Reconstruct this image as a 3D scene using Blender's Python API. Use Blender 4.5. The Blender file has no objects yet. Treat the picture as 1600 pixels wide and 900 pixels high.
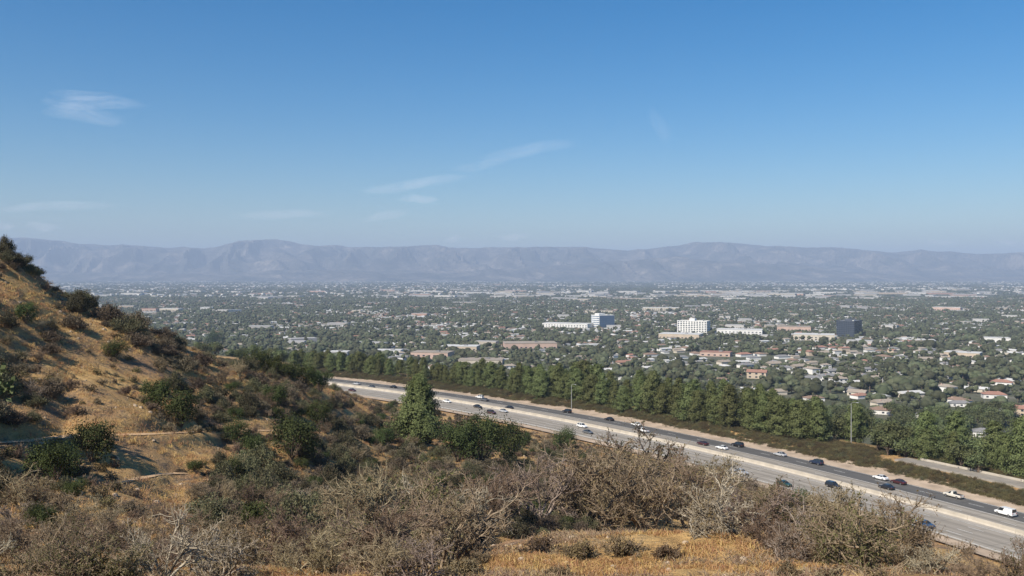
import bpy, math
import numpy as np
from mathutils import Vector

# ------------------------------------------------------------------ camera, sky, sun, exposure
SC = bpy.context.scene
COL = SC.collection
F, HY = 1400.0, 428.0          # focal length and horizon row of the 1600 px wide photograph
cam = bpy.data.objects.new('camera', bpy.data.cameras.new('camera'))
COL.objects.link(cam)
cam.location = (0, 0, 0)
cam.rotation_euler = (math.pi / 2, 0, 0)
cam.data.sensor_width = 36
cam.data.lens = 36 * F / 1600
cam.data.shift_y = (HY - 450) / 1600
cam.data.clip_start = 0.5
cam.data.clip_end = 400000
SC.camera = cam
SUN_EL, SUN_ROT = math.radians(43), math.radians(-135)
world = bpy.data.worlds.new('World')
SC.world = world
world.use_nodes = True
wt = world.node_tree
sky = wt.nodes.new('ShaderNodeTexSky')
sky.sky_type = 'NISHITA'
sky.sun_disc = False
sky.sun_elevation, sky.sun_rotation = SUN_EL, SUN_ROT
sky.altitude = 1230
sky.air_density, sky.dust_density, sky.ozone_density = 1.19, 1.72, 3.9
hsv_ = wt.nodes.new('ShaderNodeHueSaturation'); hsv_.inputs['Saturation'].default_value = 1.48
wt.links.new(sky.outputs[0], hsv_.inputs['Color'])
wt.links.new(hsv_.outputs[0], wt.nodes['Background'].inputs[0])
wt.nodes['Background'].inputs[1].default_value = 0.086
sun_dir = Vector((math.sin(SUN_ROT) * math.cos(SUN_EL), math.cos(SUN_ROT) * math.cos(SUN_EL), math.sin(SUN_EL)))
sl = bpy.data.lights.new('sun', 'SUN')
sl.energy, sl.angle, sl.color = 5.0, math.radians(0.53), (1.0, 0.92, 0.80)
so = bpy.data.objects.new('sun', sl)
COL.objects.link(so)
so.rotation_euler = sun_dir.to_track_quat('Z', 'Y').to_euler()
SC.view_settings.view_transform = 'Standard'
SC.view_settings.look = 'None'
SC.view_settings.exposure = 0.42
SC.view_settings.gamma = 1
SC.cycles.use_denoising = True
SC.cycles.max_bounces = 6
SC.cycles.transparent_max_bounces = 16
SC.cycles.volume_bounces = 0
HAZE_DENSITY, HAZE_COLOR = 7.4e-5, (0.62, 0.77, 1.0)

# ------------------------------------------------------------------ helpers
def sstep(a, b, x):
    t = np.clip((np.asarray(x, float) - a) / (b - a), 0, 1)
    return t * t * (3 - 2 * t)

def _hash(i, j, s):
    n = (i.astype(np.int64) * 374761393 + j.astype(np.int64) * 668265263 + s * 1442695041) & 0x7fffffff
    n = ((n ^ (n >> 13)) * 1274126177) & 0x7fffffff
    return ((n ^ (n >> 16)) & 0xffff) / 65535.0

def vnoise(x, y, s=0):
    x = np.asarray(x, float); y = np.asarray(y, float)
    i, j = np.floor(x), np.floor(y)
    u, v = x - i, y - j
    u, v = u * u * (3 - 2 * u), v * v * (3 - 2 * v)
    a, b = _hash(i, j, s), _hash(i + 1, j, s)
    c, d = _hash(i, j + 1, s), _hash(i + 1, j + 1, s)
    return (a * (1 - u) + b * u) * (1 - v) + (c * (1 - u) + d * u) * v * 1.0

def fbm(x, y, s=0, o=4):
    t, a = 0, 0.5
    for k in range(o):
        t = t + a * (vnoise(x * 2 ** k, y * 2 ** k, s + k * 17) - 0.5)
        a *= 0.5
    return t * 2

def mesh(name, V, polys, mats, mi=None, smooth=False, uv=None, attrs=None):
    """polys: a list of (n,k) index arrays."""
    V = np.asarray(V, np.float32)
    polys = [np.asarray(p, np.int32) for p in polys if len(p)]
    me = bpy.data.meshes.new(name)
    me.vertices.add(len(V)); me.vertices.foreach_set('co', V.ravel())
    nl = sum(p.size for p in polys); nf = sum(len(p) for p in polys)
    li = np.concatenate([p.ravel() for p in polys])
    tot = np.concatenate([np.full(len(p), p.shape[1], np.int32) for p in polys])
    st = np.concatenate([[0], np.cumsum(tot)[:-1]]).astype(np.int32)
    me.loops.add(nl); me.loops.foreach_set('vertex_index', li)
    me.polygons.add(nf)
    me.polygons.foreach_set('loop_start', st)
    me.polygons.foreach_set('loop_total', tot)
    for m in mats: me.materials.append(m)
    if mi is not None: me.polygons.foreach_set('material_index', np.asarray(mi, np.int32))
    me.polygons.foreach_set('use_smooth', np.full(nf, bool(smooth)))
    if uv is not None:
        l = me.uv_layers.new(name='UVMap')
        l.data.foreach_set('uv', np.asarray(uv, np.float32)[li].ravel())
    for k, a in (attrs or {}).items():
        at = me.attributes.new(k, 'FLOAT', 'POINT')
        at.data.foreach_set('value', np.asarray(a, np.float32))
    me.update(calc_edges=True)
    return me

def obj(name, me, parent=None, loc=(0, 0, 0), rz=0, sc=None, **props):
    o = bpy.data.objects.new(name, me)
    COL.objects.link(o)
    o.location = loc
    o.rotation_euler = (0, 0, rz)
    if sc is not None: o.scale = (sc, sc, sc) if np.isscalar(sc) else sc
    if parent: o.parent = parent
    for k, v in props.items(): o[k] = v
    return o

def thing(name, label, cat, loc, rz=0, group=None, sc=None):
    o = obj(name, None, None, loc, rz, sc, label=label, category=cat)
    o.empty_display_size = 0.5
    if group: o['group'] = group
    return o

class MB:
    """collects quads / tris with material slots"""
    def __init__(s): s.V = []; s.Q = []; s.T = []; s.qm = []; s.tm = []; s.n = 0
    def add(s, V, Q=None, T=None, m=0):
        V = np.asarray(V, float).reshape(-1, 3)
        if Q is not None and len(Q):
            Q = np.asarray(Q, int).reshape(-1, 4); s.Q.append(Q + s.n); s.qm += [m] * len(Q)
        if T is not None and len(T):
            T = np.asarray(T, int).reshape(-1, 3); s.T.append(T + s.n); s.tm += [m] * len(T)
        s.V.append(V); s.n += len(V)
    def box(s, x0, x1, y0, y1, z0, z1, m=0):
        V = [(x, y, z) for z in (z0, z1) for y in (y0, y1) for x in (x0, x1)]
        s.add(V, [(0, 2, 3, 1), (4, 5, 7, 6), (0, 1, 5, 4), (2, 6, 7, 3), (0, 4, 6, 2), (1, 3, 7, 5)], m=m)
    def frustum(s, b, t, m=0):   # (x0,x1,y0,y1,z) below and above
        V = [(x, y, b[4]) for y in b[2:4] for x in b[:2]] + [(x, y, t[4]) for y in t[2:4] for x in t[:2]]
        s.add(V, [(0, 2, 3, 1), (4, 5, 7, 6), (0, 1, 5, 4), (2, 6, 7, 3), (0, 4, 6, 2), (1, 3, 7, 5)], m=m)
    def tube(s, P, R, k=6, m=0):
        P = np.asarray(P, float); n = len(P)
        D = np.gradient(P, axis=0); D /= np.linalg.norm(D, axis=1)[:, None] + 1e-9
        up = np.where(np.abs(D[:, 2:3]) > 0.9, [[1., 0, 0]], [[0, 0, 1.]])
        A = np.cross(D, up); A /= np.linalg.norm(A, axis=1)[:, None]; B = np.cross(D, A)
        th = np.arange(k) * 2 * np.pi / k
        R = np.broadcast_to(np.asarray(R, float), (n,))
        V = P[:, None] + R[:, None, None] * (np.cos(th)[None, :, None] * A[:, None] + np.sin(th)[None, :, None] * B[:, None])
        i = np.arange(n - 1)[:, None] * k; j = np.arange(k)[None]; j2 = (j + 1) % k
        Q = np.stack([i + j, i + j2, i + k + j2, i + k + j], -1).reshape(-1, 4)
        s.add(V.reshape(-1, 3), Q, m=m)
        if k == 4 or k == 3:
            pass
    def mesh(s, name, mats, smooth=False):
        P = []; mi = []
        if s.Q: P.append(np.concatenate(s.Q)); mi += s.qm
        if s.T: P.append(np.concatenate(s.T)); mi += s.tm
        return mesh(name, np.concatenate(s.V), P, mats, mi, smooth)

# ------------------------------------------------------------------ materials
def mat(name, rough=0.8, spec=0.3, metallic=0.0):
    m = bpy.data.materials.new(name); m.use_nodes = True
    b = m.node_tree.nodes['Principled BSDF']
    b.inputs['Roughness'].default_value = rough
    b.inputs['Specular IOR Level'].default_value = spec
    b.inputs['Metallic'].default_value = metallic
    return m, m.node_tree, b

def N(nt, t, **kw):
    n = nt.nodes.new(t)
    for k, v in kw.items():
        if k.startswith('i_'):
            key = k[2:]; n.inputs[int(key) if key.isdigit() else key].default_value = v
        else: setattr(n, k, v)
    return n

def noise(nt, scale, detail=4, rough=0.55, co='Object', stretch=None):
    tc = N(nt, 'ShaderNodeTexCoord')
    out = tc.outputs[co]
    if stretch:
        mp = N(nt, 'ShaderNodeMapping'); mp.inputs['Scale'].default_value = stretch
        nt.links.new(out, mp.inputs[0]); out = mp.outputs[0]
    n = N(nt, 'ShaderNodeTexNoise'); n.inputs['Scale'].default_value = scale
    n.inputs['Detail'].default_value = detail; n.inputs['Roughness'].default_value = rough
    nt.links.new(out, n.inputs['Vector'])
    return n.outputs[0]

def ramp(nt, fac, stops):
    r = N(nt, 'ShaderNodeValToRGB')
    e = r.color_ramp.elements
    while len(e) < len(stops): e.new(0.5)
    for k, (p, c) in enumerate(stops):
        e[k].position = p; e[k].color = (*c, 1) if len(c) == 3 else c
    nt.links.new(fac, r.inputs[0])
    return r.outputs[0]

def mix(nt, a, b, fac, mode='MIX'):
    m = N(nt, 'ShaderNodeMix', data_type='RGBA', blend_type=mode)
    for sock, v in ((m.inputs[0], fac), (m.inputs[6], a), (m.inputs[7], b)):
        if hasattr(v, 'node'): nt.links.new(v, sock)
        elif isinstance(v, (int, float)): sock.default_value = v
        else: sock.default_value = (*v, 1)
    return m.outputs[2]

def mth(nt, op, a, b=0.5, clamp=False):
    m = N(nt, 'ShaderNodeMath', operation=op, use_clamp=clamp)
    for sock, v in ((m.inputs[0], a), (m.inputs[1], b)):
        if hasattr(v, 'node'): nt.links.new(v, sock)
        else: sock.default_value = v
    return m.outputs[0]

def bump(nt, b, h, strength=0.5, dist=0.1):
    n = N(nt, 'ShaderNodeBump'); n.inputs['Strength'].default_value = strength; n.inputs['Distance'].default_value = dist
    nt.links.new(h, n.inputs['Height']); nt.links.new(n.outputs[0], b.inputs['Normal'])

def simple(name, col, rough=0.7, spec=0.3, metallic=0.0, var=0.12, scale=2.0):
    m, nt, b = mat(name, rough, spec, metallic)
    n = noise(nt, scale, 5)
    lo = tuple(c * (1 - var) for c in col); hi = tuple(min(1, c * (1 + var)) for c in col)
    nt.links.new(ramp(nt, n, [(0.3, lo), (0.7, hi)]), b.inputs['Base Color'])
    return m

def leaf_mat(name, c1, c2, c3, trans=0.25, objvar=0.35, scale=0.6):
    """three leaf colours picked leaf by leaf and clump by clump; every plant slightly different"""
    m, nt, b = mat(name, 0.75, 0.15)
    g = N(nt, 'ShaderNodeNewGeometry')
    oi = N(nt, 'ShaderNodeObjectInfo')
    n = noise(nt, scale, 2)
    f = mth(nt, 'ADD', mth(nt, 'MULTIPLY', g.outputs['Random Per Island'], 0.55), mth(nt, 'MULTIPLY', n, 0.5))
    c = ramp(nt, f, [(0.15, c1), (0.5, c2), (0.9, c3)])
    hsv = N(nt, 'ShaderNodeHueSaturation')
    nt.links.new(c, hsv.inputs['Color'])
    nt.links.new(mth(nt, 'ADD', mth(nt, 'MULTIPLY', oi.outputs['Random'], 0.05), 0.475), hsv.inputs['Hue'])
    nt.links.new(mth(nt, 'ADD', mth(nt, 'MULTIPLY', oi.outputs['Random'], 2 * objvar), 1 - objvar), hsv.inputs['Value'])
    nt.links.new(hsv.outputs[0], b.inputs['Base Color'])
    if trans:
        t = N(nt, 'ShaderNodeBsdfTranslucent'); nt.links.new(hsv.outputs[0], t.inputs[0])
        mx = N(nt, 'ShaderNodeMixShader'); mx.inputs[0].default_value = trans
        nt.links.new(b.outputs[0], mx.inputs[1]); nt.links.new(t.outputs[0], mx.inputs[2])
        nt.links.new(mx.outputs[0], nt.nodes['Material Output'].inputs['Surface'])
    return m

M = {}
M['bark'] = simple('bark', (0.16, 0.12, 0.09), 0.9, 0.1, scale=6, var=0.3)
M['twig'] = leaf_mat('dry_twig', (0.125, 0.092, 0.06), (0.225, 0.165, 0.107), (0.36, 0.285, 0.20), 0, 0.35, 1.2)
M['paletwig'] = leaf_mat('pale_twig', (0.17, 0.13, 0.095), (0.29, 0.235, 0.175), (0.42, 0.36, 0.285), 0, 0.25, 1.2)
M['deadleaf'] = leaf_mat('dead_leaf', (0.085, 0.062, 0.032), (0.15, 0.105, 0.055), (0.23, 0.17, 0.095), 0.15, 0.25, 1.2)
M['drygreen'] = leaf_mat('dry_green_leaf', (0.055, 0.055, 0.022), (0.105, 0.095, 0.04), (0.16, 0.14, 0.065), 0.2, 0.25, 1.0)
M['sage'] = leaf_mat('sage_leaf', (0.05, 0.05, 0.026), (0.10, 0.095, 0.052), (0.16, 0.148, 0.088), 0.15, 0.35, 0.8)
M['sagegrey'] = leaf_mat('grey_brush_leaf', (0.07, 0.055, 0.036), (0.13, 0.103, 0.07), (0.20, 0.163, 0.115), 0.1, 0.3, 0.8)
M['green'] = leaf_mat('dark_green_leaf', (0.028, 0.04, 0.012), (0.055, 0.072, 0.022), (0.095, 0.11, 0.04), 0.2, 0.2, 0.7)
M['pine'] = leaf_mat('pine_needles', (0.058, 0.071, 0.025), (0.115, 0.131, 0.048), (0.178, 0.193, 0.08), 0.2, 0.25, 0.35)
M['broad'] = leaf_mat('broad_leaf', (0.042, 0.05, 0.026), (0.08, 0.088, 0.047), (0.13, 0.133, 0.078), 0.2, 0.4, 0.3)
M['garden'] = leaf_mat('garden_leaf', (0.055, 0.066, 0.028), (0.108, 0.124, 0.052), (0.17, 0.182, 0.085), 0.2, 0.35, 0.3)
M['grass'] = leaf_mat('dry_grass', (0.32, 0.185, 0.075), (0.46, 0.28, 0.12), (0.58, 0.395, 0.20), 0.3, 0.2, 0.3)
M['litter'] = leaf_mat('dead_stalks', (0.12, 0.08, 0.05), (0.21, 0.145, 0.09), (0.33, 0.25, 0.17), 0.1, 0.25, 0.3)
M['bank'] = leaf_mat('bank_brush_leaf', (0.065, 0.055, 0.025), (0.118, 0.096, 0.046), (0.18, 0.14, 0.075), 0.15, 0.3, 0.8)
M['tyre'] = simple('tyre_rubber', (0.03, 0.03, 0.03), 0.85)
M['rim'] = simple('wheel_rim', (0.45, 0.45, 0.46), 0.3, 0.5, 0.8)
M['glass'] = simple('car_glass', (0.02, 0.025, 0.03), 0.05, 0.6)
M['lamp'] = simple('headlamp', (0.75, 0.75, 0.72), 0.15, 0.6)
M['tail'] = simple('tail_lamp', (0.35, 0.02, 0.02), 0.2, 0.6)
M['plastic'] = simple('dark_plastic', (0.03, 0.03, 0.032), 0.6)
M['steel'] = simple('galvanised_steel', (0.42, 0.42, 0.41), 0.5, 0.5, 0.3)
M['wood'] = simple('timber_post', (0.24, 0.17, 0.11), 0.9, 0.1)
M['barrier'] = simple('barrier_concrete', (0.43, 0.385, 0.315), 0.9, 0.2, scale=0.4, var=0.15)
M['verge'] = simple('dusty_verge', (0.40, 0.31, 0.225), 0.95, 0.1, scale=0.25, var=0.25)
M['lowwall'] = simple('low_wall_concrete', (0.36, 0.32, 0.26), 0.9, 0.2, scale=0.4, var=0.2)
M['ramp'] = simple('ramp_concrete', (0.26, 0.235, 0.20), 0.9, 0.2, scale=0.3, var=0.15)
M['paint'] = simple('road_paint', (0.62, 0.61, 0.57), 0.7, 0.3, scale=1.0, var=0.25)
M['trail'] = simple('trodden_dirt', (0.50, 0.34, 0.20), 0.95, 0.05, scale=1.5, var=0.2)
M['wglass'] = simple('window_glass', (0.035, 0.045, 0.06), 0.12, 0.6)

# ------------------------------------------------------------------ the freeway's course in plan
HF = -57.0
_s = np.arange(-420, 760, 2.0)
_th = np.radians(np.clip(24.0 + 0.0779 * _s, -6, 51))
_cx = np.cumsum(-np.sin(_th) * 2.0); _cy = np.cumsum(np.cos(_th) * 2.0)
_k0 = int(np.argmin(np.abs(_s)))
FX = _cx - _cx[_k0] + 112.45; FY = _cy - _cy[_k0] + 193.2
FNX, FNY = np.cos(_th), np.sin(_th)          # towards the far side
FTX, FTY = -np.sin(_th), np.cos(_th)

def foff(x, y):
    """signed offset from the median (far side positive) and index along the freeway"""
    x = np.ravel(np.asarray(x, float)); y = np.ravel(np.asarray(y, float))
    o = np.empty(len(x)); ii = np.empty(len(x), int)
    for a in range(0, len(x), 20000):
        b = slice(a, a + 20000)
        d = (x[b, None] - FX[None, ::3]) ** 2 + (y[b, None] - FY[None, ::3]) ** 2
        k = np.argmin(d, 1) * 3
        o[b] = (x[b] - FX[k]) * FNX[k] + (y[b] - FY[k]) * FNY[k]; ii[b] = k
    return o, ii

def froad(k, o, z=0.0):
    k = np.asarray(k); return np.stack([FX[k] + FNX[k] * o, FY[k] + FNY[k] * o, np.broadcast_to(HF + z, np.shape(FX[k]))], -1)

# ------------------------------------------------------------------ terrain, column by column of view directions
START = [(0.5, None, -1.7), (4, None, -2.5), (10, None, -4.4), (16, None, -6.0)]
COLS = {
 -900: [(22, None, -6), (60, None, 2), (120, None, 22), (200, None, 30), (400, None, -20), (700, None, -80)],
 -300: [(22, None, -7.3), (40, None, -9), (70, None, -5), (100, None, 6), (120, None, 14), (135, None, 18), (170, None, 15), (260, None, -20), (500, None, -57), (900, None, -57)],
 0: [(22, 905), (30, 865), (40, 835), (52, 802), (62, 772), (77, 697), (80, 690), (95, 600), (106, 515), (116, 440), (126, 394), (133, 391), (145, 420), (190, None, -18), (300, None, -38), (500, None, -50), (750, None, -57)],
 150: [(22, 905), (32, 868), (42, 832), (55, 792), (70, 757), (80, 730), (86, 698), (88, 684), (90, 679), (105, 605), (118, 540), (130, 486), (138, 472), (146, 476), (170, 520), (260, None, -36), (450, None, -50), (620, None, -57)],
 300: [(22, 910), (32, 872), (45, 837), (60, 802), (75, 767), (84, 742), (93, 710), (101, 678), (104, 672), (118, 625), (130, 585), (141, 553), (149, 541), (158, 543), (185, 570), (260, None, -38), (400, None, -52), (540, None, -57)],
 450: [(22, 910), (32, 882), (45, 852), (60, 822), (80, 792), (92, 767), (103, 737), (115, 683), (118, 674), (130, 652), (146, 616), (163, 586), (178, 571), (190, 572), (220, 588), (320, None, -50), (470, None, -57)],
 530: [(22, 910), (32, 885), (45, 865), (60, 835), (80, 800), (98, 768), (114, 735), (130, 702), (148, 672), (168, 645), (190, 622), (225, 608), (260, 611), (320, 615), (390, None, -53), (430, None, -57)],
 600: [(22, 908), (32, 885), (45, 872), (80, 822), (100, 778), (130, 733), (160, 702), (190, 668), (220, 648), (260, 634), (300, 629), (340, 634), (405, None, -57)],
 680: [(22, 905), (30, 882), (45, 880), (80, 832), (110, 772), (140, 732), (170, 702), (200, 682), (240, 668), (290, 660), (340, 652), (370, None, -57)],
 780: [(22, 900), (30, 864), (35, 858), (50, 900), (80, 855), (110, 795), (150, 735), (180, 712), (220, 692), (270, 672), (320, 664), (350, None, -57)],
 880: [(22, 900), (28, 847), (32, 838), (45, 900), (80, 860), (120, 790), (160, 750), (200, 722), (240, 700), (270, 686), (295, 677), (318, None, -57)],
 1000: [(22, 895), (27, 842), (31, 830), (45, 900), (80, 870), (130, 805), (180, 762), (230, 732), (265, 716), (293, None, -57)],
 1150: [(22, 895), (27, 840), (31, 828), (45, 900), (80, 880), (130, 835), (180, 785), (220, 762), (255, None, -57)],
 1300: [(22, 895), (27, 857), (31, 847), (45, 900), (80, 890), (130, 855), (180, 812), (205, 797), (222, None, -57)],
 1450: [(22, 905), (28, 882), (33, 874), (45, 912), (80, 900), (130, 880), (165, 853), (180, 842), (195, None, -57)],
 1600: [(22, 915), (28, 905), (40, 915), (80, 920), (130, 900), (155, 888), (172, None, -57)],
 1800: [(22, 925), (40, 940), (80, 960), (150, None, -57)],
 2500: [(22, None, -9), (50, None, -30), (110, None, -57)],
}
ZT = np.concatenate([np.geomspace(0.5, 20, 60)[:-1], np.geomspace(20, 40, 130)[:-1], np.geomspace(40, 120, 150)[:-1],
                     np.geomspace(120, 600, 190)[:-1], np.geomspace(600, 3000, 70)[:-1], np.geomspace(3000, 31000, 40)])
_ck = np.array(sorted(COLS)); _tab = []
for c in _ck:
    P = START + COLS[c]
    zz = np.array([p[0] for p in P], float)
    hh = np.array([p[2] if len(p) == 3 else -(p[1] - HY) / F * p[0] for p in P], float)
    _tab.append(np.interp(ZT, zz, hh))
_tab = np.array(_tab)
ker = np.exp(-np.linspace(-2, 2, 9) ** 2); ker /= ker.sum()
_tab = np.array([np.convolve(np.pad(r, 4, 'edge'), ker, 'valid') for r in _tab])
PXC = np.concatenate([np.linspace(-2600, -320, 30)[:-1], np.arange(-320, 1921, 6.0), np.linspace(1920, 4200, 30)[1:]])
HG = np.empty((len(PXC), len(ZT)))
for j in range(len(ZT)):
    HG[:, j] = np.interp(PXC, _ck, _tab[:, j])
kp = np.exp(-np.linspace(-2, 2, 15) ** 2); kp /= kp.sum()
HG = np.array([np.convolve(np.pad(c, 7, 'edge'), kp, 'valid') for c in HG.T]).T
GX = (PXC[:, None] - 800) / F * ZT[None]; GY = np.broadcast_to(ZT[None], GX.shape)
# relief of the hills
amp = sstep(14, 60, GY)
near = 0.5 * fbm(GX / 3.0, GY / 3.0, 3, 4) * sstep(3, 20, GY)
hillr = amp * (1.5 * fbm(GX / 16, GY / 16, 5, 4))
HG = HG + near * (1 - 0.4 * amp) + hillr
# erosion rills on the left hillside
rill = 1 - np.abs(2 * vnoise(GX / 9 + 0.35 * GY / 9, GY / 40, 9) - 1)
HG -= amp * 1.0 * rill ** 3 * (GX < 60)
OFF = np.full(GX.shape, 4000.0)
msk = (GY < 1500)
OFF[msk] = foff(GX[msk], GY[msk])[0]
HV = -104 - 26 * sstep(500, 2300, GY)
def corridor(base, o, hv):
    flat = HF - 0.35
    z = base * (1 - sstep(-46, -19, o)) + flat * sstep(-46, -19, o)
    bank = 1.6 * sstep(24, 33, o)
    z = np.where(o > 22, flat + bank, z)
    t = sstep(46, 150, o)
    return np.where(o > 46, (flat + 1.6) * (1 - t) + hv * t, z)
HG = corridor(HG, OFF, HV)
VAL = sstep(40, 60, OFF) * (GY > 100)
HG += VAL * (0.8 * fbm(GX / 60, GY / 60, 21, 2))

def grid_at(G, x, y):
    x = np.asarray(x, float); y = np.asarray(y, float)
    fi = np.interp(800 + F * x / y, PXC, np.arange(len(PXC))); fj = np.interp(y, ZT, np.arange(len(ZT)))
    i = np.minimum(fi.astype(int), len(PXC) - 2); j = np.minimum(fj.astype(int), len(ZT) - 2)
    u, v = fi - i, fj - j
    return (G[i, j] * (1 - u) + G[i + 1, j] * u) * (1 - v) + (G[i, j + 1] * (1 - u) + G[i + 1, j + 1] * u) * v
def hz(x, y): return grid_at(HG, x, y)

_colcache = {}
def hit(px, py):
    """where the line of sight through a pixel of the photograph first meets the ground"""
    fi = np.interp(px, PXC, np.arange(len(PXC))); i = min(int(fi), len(PXC) - 2); u = fi - i
    prof = HG[i] * (1 - u) + HG[i + 1] * u
    pr = HY - prof / ZT * F
    ok = np.where((pr <= py) & (ZT > 17))[0]
    if not len(ok): return None
    j = ok[0]
    if j == 0: return None
    a, b = pr[j - 1], pr[j]
    t = 0 if a <= py else (a - py) / (a - b + 1e-9)
    Z = ZT[j - 1] + (ZT[j] - ZT[j - 1]) * t
    x = (px - 800) / F * Z
    return np.array([x, Z, float(hz(x, Z))])

# trails: a bench is worn into the slope and a trodden strip laid on it
TR = [[(-20, 695), (60, 688), (130, 680), (200, 680), (300, 676), (380, 672), (440, 674), (500, 678)],
      [(165, 760), (200, 752), (250, 742), (290, 740)], [(320, 752), (350, 744), (375, 733)],
      [(570, 614), (610, 620), (650, 636)]]
TRAILS = []
def trail_path(pts, w):
    xs = np.interp(np.linspace(0, 1, 90), np.linspace(0, 1, len(pts)), [p[0] for p in pts])
    ys = np.interp(np.linspace(0, 1, 90), np.linspace(0, 1, len(pts)), [p[1] for p in pts])
    P = np.array([p for p in (hit(x, y) for x, y in zip(xs, ys)) if p is not None])
    keep = [0]
    for k in range(1, len(P)):
        if np.linalg.norm(P[k] - P[keep[-1]]) < 12: keep.append(k)
    P = P[keep]
    k7 = np.ones(9) / 9
    P = np.stack([np.convolve(np.pad(P[:, a], 4, 'edge'), k7, 'valid') for a in (0, 1, 2)], -1)
    TRAILS.append((P, w))
    q = np.stack([np.interp(np.linspace(0, len(P) - 1, 400), np.arange(len(P)), P[:, a]) for a in (0, 1, 2)], -1)
    box = (GX > q[:, 0].min() - 6) & (GX < q[:, 0].max() + 6) & (GY > q[:, 1].min() - 6) & (GY < q[:, 1].max() + 6)
    gx, gy = GX[box], GY[box]
    d2 = (gx[:, None] - q[None, :, 0]) ** 2 + (gy[:, None] - q[None, :, 1]) ** 2
    n_ = d2.argmin(1); d = np.sqrt(d2.min(1))
    f = 1 - sstep(w * 0.55, w * 1.3, d)
    HG[box] = HG[box] * (1 - f) + q[n_, 2] * f
for t_, w_ in zip(TR, (2.3, 1.1, 1.0, 2.0)): trail_path(t_, w_)

# ground material: dirt and straw on the hills, gardens, streets and dry lots on the valley floor
m, nt, b = mat('ground', 0.95, 0.08)
n1 = noise(nt, 0.11, 6, 0.6); n2 = noise(nt, 0.9, 6, 0.65); n3 = noise(nt, 5.0, 5, 0.7); n4 = noise(nt, 0.045, 4, 0.6)
straw = ramp(nt, n2, [(0.28, (0.27, 0.165, 0.08)), (0.46, (0.46, 0.29, 0.12)), (0.64, (0.62, 0.41, 0.175))])
dirt = ramp(nt, n3, [(0.3, (0.27, 0.16, 0.085)), (0.7, (0.46, 0.28, 0.15))])
lit = ramp(nt, n3, [(0.3, (0.11, 0.085, 0.06)), (0.7, (0.23, 0.175, 0.125))])
hill = mix(nt, straw, dirt, ramp(nt, n1, [(0.46, (0, 0, 0)), (0.62, (1, 1, 1))]))
hill = mix(nt, hill, lit, ramp(nt, mth(nt, 'ADD', mth(nt, 'MULTIPLY', n1, 0.4), mth(nt, 'MULTIPLY', n2, 0.6)), [(0.5, (0, 0, 0)), (0.6, (0.9, 0.9, 0.9))]))
v1 = noise(nt, 0.02, 5, 0.7); v2 = noise(nt, 0.004, 4, 0.6)
val = ramp(nt, v1, [(0.36, (0.05, 0.06, 0.03)), (0.5, (0.085, 0.09, 0.055)), (0.58, (0.125, 0.12, 0.09)), (0.72, (0.20, 0.185, 0.155))])
val = mix(nt, val, (0.13, 0.13, 0.085), mth(nt, 'MULTIPLY', v2, 0.6))
at = N(nt, 'ShaderNodeAttribute', attribute_name='valley')
nt.links.new(mix(nt, hill, val, at.outputs['Fac']), b.inputs['Base Color'])
bump(nt, b, mth(nt, 'ADD', n3, mth(nt, 'MULTIPLY', n2, 2.0)), 0.9, 0.25)
M['ground'] = m
ni, nj = GX.shape
idx = np.arange(ni * nj).reshape(ni, nj)
GQ = np.stack([idx[:-1, :-1], idx[1:, :-1], idx[1:, 1:], idx[:-1, 1:]], -1).reshape(-1, 4)
obj('ground', mesh('ground', np.stack([GX, GY, HG], -1).reshape(-1, 3), [GQ], [M['ground']], smooth=True,
                   attrs={'valley': VAL.ravel()}), kind='structure')
rx, ry = np.meshgrid(np.linspace(-120, 120, 49), np.linspace(-90, 0.9, 31), indexing='ij')
rz_ = -1.72 - 0.22 * ry * (ry > 0) + 0.02 * np.abs(ry) - 0.012 * np.abs(rx) + 0.4 * fbm(rx / 7, ry / 7, 2, 3) * sstep(0, -8, ry)
ridx = np.arange(rx.size).reshape(rx.shape)
obj('hillside', mesh('hillside', np.stack([rx, ry, rz_], -1).reshape(-1, 3),
    [np.stack([ridx[:-1, :-1], ridx[1:, :-1], ridx[1:, 1:], ridx[:-1, 1:]], -1).reshape(-1, 4)], [M['ground']], smooth=True,
    attrs={'valley': np.zeros(rx.size)}), kind='structure')

for P, w in TRAILS:
    xy = P[:, :2]
    d = np.gradient(xy, axis=0); d /= np.linalg.norm(d, axis=1)[:, None] + 1e-9
    nrm = np.stack([-d[:, 1], d[:, 0]], -1)
    wv = w * (0.8 + 0.4 * vnoise(np.arange(len(xy)) / 4, np.zeros(len(xy)), 4))
    V = np.stack([np.c_[xy + nrm * (s_ * wv / 2)[:, None], np.maximum(P[:, 2], hz(*(xy + nrm * (s_ * wv / 2)[:, None]).T)) + 0.12 - 0.05 * abs(s_)] for s_ in (-1, -0.33, 0.33, 1)], 1)
    id4 = np.arange(len(V) * 4).reshape(-1, 4)
    Q = np.stack([id4[:-1, :-1], id4[1:, :-1], id4[1:, 1:], id4[:-1, 1:]], -1).reshape(-1, 4)
    obj('trail', mesh('trail', V.reshape(-1, 3), [Q], [M['trail']], smooth=True), kind='structure')

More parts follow.
